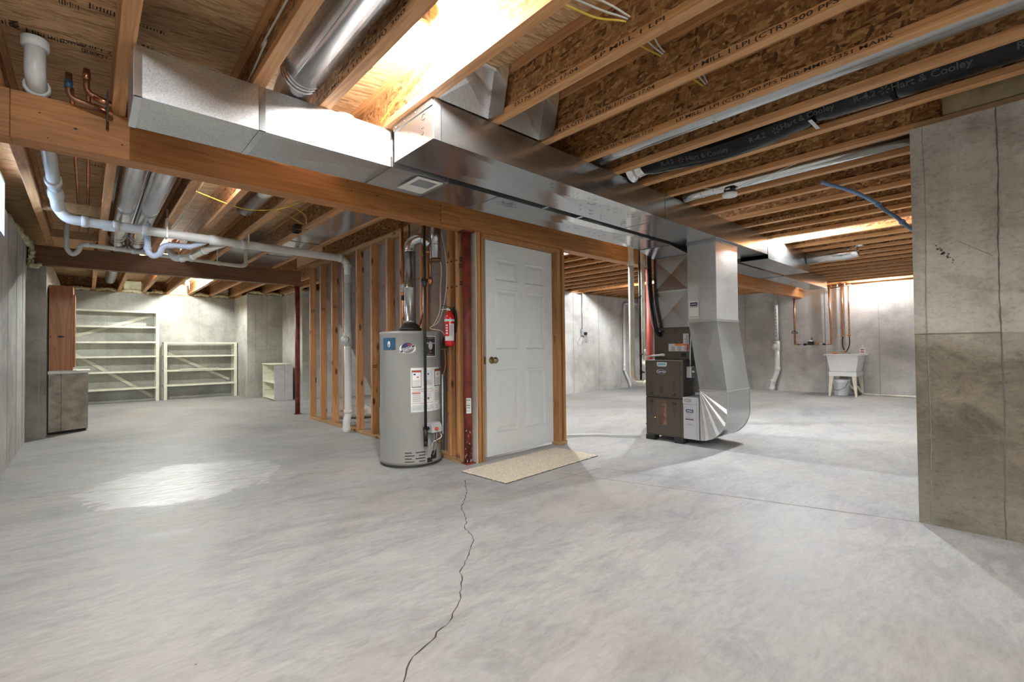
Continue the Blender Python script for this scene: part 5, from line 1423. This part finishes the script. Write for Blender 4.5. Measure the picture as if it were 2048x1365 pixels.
# ================================================================== CABLES AND CEILING BITS
def cable(label, pts, r, mat, name='cable'):
    t = MB().tube(rope(pts), r, 8).build(name, mat, None, pts[0]); return tag(t, label, 'cable')
cable('yellow cable hanging from the bulb to the duct trunk', [(1.26, 1.95, 2.50), (1.255, 2.10, 2.46), (1.25, 2.3, 2.40), (1.25, 2.48, 2.345)], .0045, 'cable_yellow')
cable('thin white cable stapled along the joist left of the large round duct', [(.6, -3, 2.50), (.6, 1.9, 2.47), (.598, 2.3, 2.44), (.598, 2.62, 2.40), (.60, 3.2, 2.40)], .005, 'cable_white')
cable('long white cable sagging along the joist behind the straight grey duct', [(2.590, 2.0, 2.47), (2.590, 1.7, 2.455), (2.592, 1.45, 2.48), (2.590, 1.33, 2.49), (2.592, 1.30, 2.53), (2.592, 1.31, 2.56)], .0042, 'cable_white')
t = thing('cable_bundle', 'yellow and white cables threaded through holes in the stamped joists', 'cable', (2.0, 1.2, 2.5))
for k, (mt_, dy, dz) in enumerate((('cable_yellow', .03, -.012), ('cable_white', 0, .004), ('cable_white', -.035, .012))):
    MB().tube(rope([(1.348, 1.33 + dy, 2.53 + dz), (1.50, 1.27 + dy, 2.515 + dz), (1.62, 1.19 + dy, 2.47 + dz), (1.744, 1.14 + dy * .3, 2.465 + dz * .5), (1.90, 1.20 + dy, 2.53 + dz), (2.05, 1.24 + dy, 2.56 + dz), (2.156, 1.205 + dy * .3, 2.515 + dz * .5), (2.30, 1.19 + dy, 2.54 + dz), (2.45, 1.20 + dy, 2.55 + dz), (2.578, 1.185 + dy * .3, 2.51 + dz * .5)]), .0045, 8).build('cable', mt_, t)
cable('yellow cable drooping across the left room joists beside the stub duct', [(.65, 4.7, 2.40), (.95, 4.75, 2.34), (1.1, 4.72, 2.32), (1.25, 4.6, 2.325), (1.34, 4.45, 2.335), (1.45, 4.2, 2.38)], .0045, 'cable_yellow')
cable('yellow cable running to the black ceiling box in the left room', [(1.30, 4.4, 2.33), (1.42, 4.55, 2.36), (1.58, 4.75, 2.37), (1.68, 5.0, 2.36), (1.695, 5.08, 2.38)], .0045, 'cable_yellow')
cable('second yellow cable, looping lower to the black ceiling box', [(1.30, 4.62, 2.33), (1.45, 4.8, 2.345), (1.60, 4.98, 2.35), (1.69, 5.10, 2.37)], .0045, 'cable_yellow')
cable('grey cable stapled along the joist over the stud wall', [(2.21, 3.5, 2.44), (2.205, 4.4, 2.40), (2.205, 5.0, 2.42), (2.203, 5.7, 2.39), (2.203, 6.5, 2.40)], .005, 'cable_grey')
cable('thin white cable along the joist right of the twin ducts', [(.70, 3.6, 2.45), (.68, 4.4, 2.38), (.668, 5.0, 2.345), (.69, 5.6, 2.37), (.66, 6.4, 2.36)], .0035, 'cable_white')
jb = thing('ceiling_box', 'small black open electrical box on a joist of the left room', 'electrical box', (1.62, 5.15, 2.34))
m = MB()
for b in ((1.60, 1.66, 5.10, 5.104, 2.28, 2.36), (1.60, 1.66, 5.196, 5.20, 2.28, 2.36), (1.60, 1.604, 5.10, 5.20, 2.28, 2.36), (1.60, 1.66, 5.10, 5.20, 2.357, 2.361), (1.66, 1.664, 5.10, 5.20, 2.28, 2.36)): m.box(*b)
m.build('box', 'black', jb)
MB().bar((1.59, 5.10, 2.30), (1.73, 5.10, 2.32), .004, .01).build('bracket', 'galvanized', jb)
cb = thing('outlet_cable', 'dark cable clip on the far rim by the foam panel', 'electrical box', (.92, 12.7, 2.33))
MB().box(.93, 1.03, 12.70, 12.78, 2.345, 2.41).build('box', 'black', cb)
MB().tube([(1.03, 12.72, 2.38), (1.08, 12.70, 2.36)], .01, 6).build('clip', 'black', cb)
sd = thing('smoke_alarm', 'white round smoke alarm hanging from a black box under the joists', 'smoke alarm', (3.90, 1.62, 2.28))
MB().lathe([(.045, 2.31), (.045, 2.337)], (3.93, 1.62, 0), seg=20).build('box', 'black', sd)
MB().lathe([(.050, 2.304), (.058, 2.300), (.060, 2.285), (.054, 2.272), (.030, 2.268)], (3.93, 1.62, 0), seg=28).build('housing', 'lens', sd)
MB().box(3.884, 3.8855, 1.60, 1.635, 2.318, 2.332).build('print', 'label_white', sd)
cable('thin white cable leading from the smoke alarm up along a joist', [(3.885, 1.63, 2.325), (3.80, 1.70, 2.325), (3.76, 1.78, 2.345)], .003, 'cable_white')
cable('thin white cable running from the smoke alarm toward the near concrete wall', [(3.965, 1.59, 2.325), (3.91, 1.45, 2.33), (3.83, 1.2, 2.345), (3.775, .95, 2.37), (3.77, .7, 2.40)], .003, 'cable_white')
bp = thing('water_tube', 'blue plastic tube curving down from the joists behind the near wall edge', 'pipe', (4.6, .85, 2.2))
bpts = [(4.40, 1.09, 2.36), (4.46, 1.02, 2.325), (4.56, .92, 2.28), (4.66, .85, 2.235), (4.76, .79, 2.185), (4.74, .74, 2.12), (4.66, .66, 2.03), (4.62, .62, 1.98), (4.55, .56, 1.90), (4.45, .49, 1.82), (4.36, .45, 1.76), (4.30, .445, 1.66)]
MB().tube(rope(bpts), .014, 12).build('tube', 'pex_blue', bp)
for p, q in ((4, 5), (7, 8)):
    a, b = Vector(bpts[p]), Vector(bpts[q]); MB().lathe([(.015, 0), (.021, .004), (.021, .022), (.015, .026)], a, (b - a), 12).build('clamp', 'pex_blue', bp)

# ================================================================== LEFT ROOM FURNITURE
t = thing('wooden_cabinet', 'tall orange pine cabinet standing on the grey box in the left room', 'cabinet', (-.25, 8.4, .81))
MB().box(-.36, -.155, 8.28, 8.30, .815, 1.90).build('side_panel', 'cedar', t, bev=.002)
MB().box(-.36, -.155, 8.88, 8.90, .815, 1.90).build('side_panel', 'cedar', t, bev=.002)
MB().box(-.36, -.155, 8.30, 8.88, .815, .835).build('bottom_panel', 'cedar', t); MB().box(-.36, -.155, 8.30, 8.88, 1.88, 1.90).build('top_panel', 'cedar', t)
MB().box(-.155, -.137, 8.275, 8.90, .815, 1.90).build('face_frame', 'cedar', t, bev=.002)
MB().box(-.136, -.118, 8.36, 8.88, .85, 1.80).build('door', 'cedar', t, bev=.003)
MB().tube(rope([(-.117, 8.46, 1.32), (-.095, 8.46, 1.325), (-.09, 8.46, 1.345), (-.117, 8.46, 1.36)]), .004, 8).build('door_pull', 'antique_brass', t)
m = MB(); m.prism([(-.29, 1.245), (-.245, 1.26), (-.215, 1.25), (-.225, 1.235), (-.26, 1.23)], 8.2785, 8.281, 1); m.prism([(-.352, 1.24), (-.345, 1.255), (-.335, 1.245), (-.343, 1.23)], 8.2785, 8.281, 1)
o = m.build('knot', 'crack', t); o['kind'] = 'stuff'
t = thing('storage_box', 'low grey wooden storage box under the orange cabinet', 'cabinet', (-.2, 8.5, 0))
def fprism(poly, z0, z1, name, mat, bev=.002): return MB().prism(poly, z0, z1, 2).build(name, mat, t, bev=bev)
fprism([(-.36, 8.255), (-.247, 8.315), (-.247, 8.96), (-.36, 8.96)], .035, .765, 'side_board', 'cabinet_grey')
fprism([(-.244, 8.317), (.011, 8.453), (.011, 8.96), (-.244, 8.96)], .035, .765, 'side_board', 'cabinet_grey')
fprism([(-.35, 8.29), (-.01, 8.475), (-.01, 8.93), (-.35, 8.93)], 0, .034, 'shade_filler', 'dark', 0)  # dark block standing in for the shade under the box
fprism([(-.365, 8.235), (.03, 8.445), (.03, 8.98), (-.365, 8.98)], .768, .805, 'top_board', 'white_paint')
MB().box(-.36, -.10, 8.30, 8.92, .806, .813).build('liner', 'white_paint', t)

def shelf_unit(label, x0, x1, y0, y1, zs, posts, top, braces):
    t = thing('shelving', label, 'shelves', ((x0 + x1) / 2, (y0 + y1) / 2, 0))
    for x in posts:
        for y in (y0, y1 - .03): MB().box(x - .03, x + .03, y, y + .022, 0, top).build('post', 'cream_shelf', t, bev=.002)
        MB().box(x - .012, x + .012, y0 + .024, y1 - .032, 0, top).build('side_board', 'cream_shelf', t)
    for z in zs:
        MB().box(x0, x1, y0 + .023, y1 - .031, z - .019, z).build('shelf', 'cream_shelf', t)
        MB().box(x0, x1, y0 - .004, y0 - .0005 if False else y0 + .0005, z - .034, z + .001).build('shelf_lip', 'cream_shelf', t)
    for (xa, za), (xb, zb) in braces:
        MB().bar((xa, y1 - .012, za), (xb, y1 - .012, zb), .06, .012, (0, 1, 0)).build('brace', 'cream_shelf', t)
    return t
s1 = shelf_unit('tall cream wooden shelving with six shelves, beside the orange cabinet', -.33, 1.14, 12.46, 12.79, (1.90, 1.58, 1.265, .965, .65, .30), (-.30, 1.11), 1.90, (((-.22, 1.36), (1.05, 1.84)), ((-.25, 1.06), (1.06, .07))))
s2 = shelf_unit('low cream wooden shelving with four shelves, right of the tall one', 1.215, 2.60, 12.44, 12.76, (1.25, .96, .645, .325), (1.245, 2.57), 1.25, (((1.29, 1.02), (2.50, .38)),))
MB().box(1.50, 2.25, 12.42, 12.60, .647, .662).build('loose_board', 'cream_shelf', s2)
t = thing('open_bookcase', 'small open cream box shelf with a pale grey side standing near the jogged wall', 'cabinet', (3.0, 10.9, 0))
B0 = Vector((2.86, 10.45, 0)); u_ = (Vector((2.90, 11.50, 0)) - B0).normalized(); v_ = Vector((u_.y, -u_.x, 0)); LD = 1.02; WD = .36
def bb(u0, u1, v0, v1, z0, z1, name, mat):
    m = MB(); vs = [B0 + u_ * u + v_ * v + Vector((0, 0, z)) for z in (z0, z1) for v in (v0, v1) for u in (u0, u1)]
    m.add(vs, [(0, 2, 3, 1), (4, 5, 7, 6), (0, 1, 5, 4), (2, 6, 7, 3), (0, 4, 6, 2), (1, 3, 7, 5)]); return m.build(name, mat, t, bev=.002)
bb(0, .02, .0, .20, 0, .745, 'side_board', 'panel_grey'); bb(0, .02, .203, WD, 0, .745, 'side_board', 'panel_grey')
bb(LD - .02, LD, 0, WD, 0, .745, 'side_board', 'cream_shelf'); bb(.02, LD - .02, WD - .015, WD, 0, .745, 'back_board', 'cream_shelf')
bb(-.01, LD + .01, -.01, WD + .01, .746, .765, 'top_board', 'cream_shelf'); bb(.02, LD - .02, 0, WD - .015, .36, .38, 'shelf', 'cream_shelf'); bb(.02, LD - .02, 0, WD - .015, .02, .04, 'shelf', 'cream_shelf')
for z in (.18, .56): bb(LD - .04, LD - .02, .02, WD - .02, z, z + .02, 'cleat_strip', 'cream_shelf')

# ================================================================== SINK WALL
t = thing('laundry_sink', 'white plastic laundry sink on cream legs against the far wall', 'sink', (11.5, 2.49, 0))
ZR = .855
def frus(x0, x1, y0, y1, z1, tx, ty, z0):
    """tapered open tub: rim rectangle at z1, base inset by tx, ty at z0"""
    return [(x0, y0, z1), (x1, y0, z1), (x1, y1, z1), (x0, y1, z1), (x0 + tx, y0 + ty, z0), (x1 - tx, y0 + ty, z0), (x1 - tx, y1 - ty, z0), (x0 + tx, y1 - ty, z0)]
sx0, sx1, sy0, sy1 = 11.27, 11.84, 2.22, 2.76
m = MB(); o_ = frus(sx0, sx1, sy0, sy1, .825, .03, .045, .50); i_ = frus(sx0 + .02, sx1 - .06, sy0 + .02, sy1 - .02, .825, .03, .045, .53)
m.add(o_, [(0, 1, 5, 4), (1, 2, 6, 5), (2, 3, 7, 6), (3, 0, 4, 7), (4, 5, 6, 7)]); m.add(i_, [(0, 4, 5, 1), (1, 5, 6, 2), (2, 6, 7, 3), (3, 7, 4, 0), (4, 7, 6, 5)])
tb = m.build('tub', 'tub_white', t, bev=.008, fix=False)
m = MB()
for b in ((sx0 - .03, sx0 + .02, sy0 - .045, sy1 + .045), (sx1 - .07, sx1 + .03, sy0 - .045, sy1 + .045), (sx0 + .02, sx1 - .07, sy0 - .045, sy0 + .02), (sx0 + .02, sx1 - .07, sy1 - .02, sy1 + .045)): m.box(*b, .826, ZR)
m.build('rim', 'tub_white', t)
MB().box(sx0 + .0, sx1, sy0 + .035, sy1 - .035, .405, .498).build('apron', 'tub_white', t, bev=.006)
for x, y in ((sx0 + .03, sy0 + .08), (sx0 + .03, sy1 - .08), (sx1 - .04, sy0 + .08), (sx1 - .04, sy1 - .08)):
    sy = -1 if y < 2.49 else 1; sx = -1 if x < 11.5 else 1; m = MB(); q = [(-.028, -.038), (.028, -.038), (.028, .038), (-.028, .038)]
    vs = [(x + a, y + b, .404) for a, b in q] + [(x + sx * .03 + a * .45, y + sy * .035 + b * .45, 0) for a, b in q]
    m.add(vs, [(3, 2, 1, 0), (4, 5, 6, 7), (0, 1, 5, 4), (1, 2, 6, 5), (2, 3, 7, 6), (3, 0, 4, 7)]); m.build('leg', 'leg_cream', t, bev=.003)
fa = Vector((11.80, 2.53, ZR))
MB().box(11.77, 11.83, 2.46, 2.60, ZR, ZR + .02).build('faucet_base', 'chrome', t)
MB().tube(fillet([fa, fa + Vector((0, 0, .06)), fa + Vector((-.14, 0, .07)), fa + Vector((-.15, 0, .05))], .03), .009, 10).build('faucet', 'brass', t)
MB().tube(fillet([(11.6, 2.45, .404), (11.6, 2.45, .22), (11.62, 2.38, .13), (11.68, 2.33, .20), (11.75, 2.30, .10), (11.84, 2.25, .03)], .05), .022, 12).build('drain_trap', 'pvc_tan', t)
t = thing('bucket', 'white plastic bucket with wire handle under the laundry sink', 'bucket', (11.52, 2.57, 0))
MB().lathe([(.115, .005), (.120, .01), (.137, .27), (.145, .275), (.145, .295), (.138, .31), (.150, .315), (.150, .330), (.143, .335), (.132, .325), (.118, .02)], (11.50, 2.56, 0), seg=32, caps=False).build('body', 'tub_white', t)
MB().lathe([(.118, .004), (.118, .012)], (11.50, 2.56, 0), seg=32).build('bottom', 'tub_white', t)
MB().tube(rope([(11.45, 2.705, .30), (11.36, 2.66, .14), (11.33, 2.58, .12), (11.35, 2.47, .18), (11.43, 2.425, .30)]), .0035, 8).build('handle', 'black', t)
t = thing('soap_bottle', 'white pump soap bottle with a red printed label on the sink rim', 'bottle', (11.50, 2.195, ZR))
MB().box(11.47, 11.53, 2.15, 2.235, ZR + .001, ZR + .125).build('body', 'tub_white', t, bev=.012)
MB().lathe([(.014, .125), (.014, .145), (.006, .147), (.006, .165)], (11.50, 2.19, ZR), seg=12).build('neck', 'tub_white', t)
MB().box(11.455, 11.51, 2.182, 2.20, ZR + .163, ZR + .175).build('pump', 'tub_white', t, bev=.003)
MB().box(11.4685, 11.4695, 2.165, 2.22, ZR + .075, ZR + .095).build('print', 'ink_red', t)
MB().box(11.4685, 11.4695, 2.165, 2.22, ZR + .03, ZR + .05).build('print', 'ink_red', t)
tag(MB().box(11.42, 11.48, 2.60, 2.69, ZR + .001, ZR + .028).build('sponge', 'orange', None, (11.45, 2.65, ZR), bev=.008), 'small orange sponge lying on the sink rim', 'sponge')
# pipes on the sink wall
t = thing('drain_pipe', 'white drain stack with a cleanout standing against the sink wall', 'pipe', (11.80, 3.95, 0))
MB().tube([(11.82, 3.875, 2.335), (11.82, 3.865, 1.15)], .038, 18).build('pipe_run', 'pvc', t)
MB().tube(fillet([(11.82, 3.865, 1.15), (11.82, 3.865, .46), (11.80, 3.97, .15), (11.80, 3.98, .0)], .08), .052, 18).build('pipe_run', 'pvc', t)
for c, ax, L, r_ in (((11.82, 3.866, 1.04), (0, 0, 1), .22, .062), ((11.82, 3.865, .50), (0, 0, 1), .08, .060), ((11.803, 3.955, .22), (0, -.35, 1), .08, .060), ((11.80, 3.98, .05), (0, 0, 1), .06, .060)):
    MB().lathe([(r_ * .9, -L / 2), (r_, -L / 2 + .004), (r_, L / 2 - .004), (r_ * .9, L / 2)], c, ax, 18).build('coupling', 'pvc', t)
MB().lathe([(.04, .04), (.05, .08), (.062, .082), (.062, .10), (.02, .105), (.02, .12)], (11.82, 3.875, 1.02), (-1, .25, 0), 18).build('cleanout', 'pvc', t)
m = MB()
for k in range(9): m.box(11.780, 11.7815, 3.86, 3.875, 1.25 + k * .075, 1.25 + k * .075 + .035)
o = m.build('print', 'ink_grey', t)
t = thing('water_main', 'copper water line with meter forming a U low on the sink wall', 'pipe', (11.83, 3.2, 1.05))
MB().tube([(11.84, 3.50, 2.33), (11.84, 3.50, 1.07)], .018, 12).build('riser', 'copper', t)
MB().tube([(11.84, 2.83, 2.33), (11.84, 2.80, 1.07)], .018, 12).build('riser', 'copper', t)
MB().tube([(11.84, 3.52, 1.06), (11.84, 2.79, 1.06)], .012, 12).build('crossover', 'copper_old', t)
for y, r_, mt in ((3.48, .022, 'brass'), (3.36, .022, 'label_silver'), (3.30, .026, 'black_iron'), (3.08, .022, 'brass'), (3.00, .024, 'label_silver'), (2.93, .020, 'black_iron')):
    MB().lathe([(r_ * .8, -.03), (r_, -.02), (r_, .02), (r_ * .8, .03)], (11.84, y, 1.06), (0, 1, 0), 12).build('fitting', mt, t)
MB().box(11.79, 11.87, 3.13, 3.24, 1.045, 1.12).build('meter', 'black', t, bev=.006)
MB().lathe([(.035, 1.12), (.038, 1.14), (.030, 1.15)], (11.83, 3.19, 0), seg=16).build('meter_dial', 'label_white', t)
MB().box(11.82, 11.835, 3.155, 3.17, 1.15, 1.215).build('meter_antenna', 'black', t)
MB().tube(rope([(11.84, 3.56, 1.32), (11.79, 3.53, 1.36), (11.79, 3.47, 1.36), (11.84, 3.44, 1.32), (11.86, 3.5, 1.31), (11.84, 3.56, 1.32)]), .007, 8).build('pipe_clamp', 'black_iron', t)
for y, lb in ((2.595, 'copper supply pipe above the sink ending in a shut-off valve, nearer the water meter'), (2.48, 'copper supply pipe above the sink ending in a shut-off valve, nearer the soap bottle')):
    q = thing('supply_pipe', lb, 'pipe', (11.85, y, 1.2), 'copper supplies over the sink')
    MB().tube([(11.85, y, 2.36), (11.85, y, 1.26)], .013, 12).build('pipe_run', 'copper', q)
    MB().lathe([(.014, 0), (.024, .01), (.024, .03), (.014, .045)], (11.85, y, 1.215), seg=10).build('valve', 'brass', q)
    MB().bar((11.82, y - .03, 1.245), (11.82, y + .03, 1.245), .012, .018).build('valve_handle', 'brass', q)
    s = 1 if y < 2.53 else -1
    MB().tube(rope([(11.845, y, 1.215), (11.835, y - .004 * s, 1.10), (11.82, y + .005 * s, 1.0), (11.81, y + .035 * s, .93), (11.80, y + .045 * s, .895)]), .011, 10).build('hose', 'rubber', q)
    MB().tube([(11.85, y, 2.36), (11.62, y, 2.36)], .012, 10).build('pipe_run', 'copper_old', q)
t = thing('pipe_manifold', 'dark copper manifold with white clips under the joists over the sink', 'pipe', (11.7, 2.7, 2.28))
MB().tube([(11.80, 2.79, 2.26), (11.80, 2.42, 2.30)], .013, 10).build('pipe_run', 'copper_old', t)
MB().tube([(11.80, 2.78, 2.335), (11.80, 2.78, 2.26)], .011, 10).build('pipe_run', 'copper_old', t)
for y in (2.66, 2.53): MB().box(11.78, 11.79, y - .007, y + .007, 2.28, 2.336).build('clip', 'label_white', t)
tag(MB().tube([(11.82, 2.26, .022), (11.82, .60, .022)], .020, 12).build('floor_pipe', 'pvc_tan', None, (11.82, 1.5, 0)), 'cream pipe lying along the floor from the sink to the near wall', 'pipe')
# back wall of the right room
t = thing('conduit_outlet', 'metal conduit dropping to a wall outlet with a black adapter', 'electrical box', (8.53, 6.93, 1.35))
MB().tube([(8.53, 6.935, 2.33), (8.53, 6.935, 1.47)], .012, 10).build('conduit', 'galvanized_bright', t)
MB().box(8.47, 8.59, 6.90, 6.948, 1.32, 1.47).build('box', 'label_silver', t, bev=.004)
MB().box(8.545, 8.61, 6.85, 6.899, 1.33, 1.40).build('adapter', 'black', t, bev=.004)
MB().tube(rope([(8.56, 6.86, 1.33), (8.56, 6.87, 1.20), (8.62, 6.88, 1.16), (8.64, 6.89, 1.24), (8.60, 6.88, 1.34)]), .004, 8).build('cord', 'black', t)
MB().tube(rope([(8.49, 6.93, 1.32), (8.42, 6.94, 1.22), (8.36, 6.94, 1.14), (8.44, 6.94, 1.08), (8.52, 6.94, 1.12), (8.54, 6.93, 1.20)]), .0035, 8).build('cord', 'cable_grey', t)
MB().box(8.36, 8.48, 6.90, 6.948, 2.27, 2.31).build('junction_box', 'galvanized', t)
t = thing('wall_drain_pipe', 'slim white pipe running along the back wall top then down to the floor', 'pipe', (10.17, 6.9, 0))
MB().tube(fillet([(11.85, 6.90, 2.20), (10.18, 6.90, 2.17), (10.16, 6.90, .45), (10.36, 6.88, .15), (10.40, 6.88, .01)], .09, 6), .030, 14).build('pipe_run', 'pvc', t)
for z in (.47, .58, 1.3): MB().lathe([(.030, -.03), (.037, -.028), (.037, .028), (.030, .03)], (10.16, 6.90, z), seg=14).build('coupling', 'pvc', t)
t = thing('switch_box', 'small pale electrical box fixed to the side of the door stud', 'electrical box', (3.85, 3.43, 1.8))
MB().lathe([(.03, 0), (.042, .008), (.042, .03), (.034, .036)], (3.831, 3.425, 1.80), (1, 0, 0), 8).build('box', 'label_pale', t)
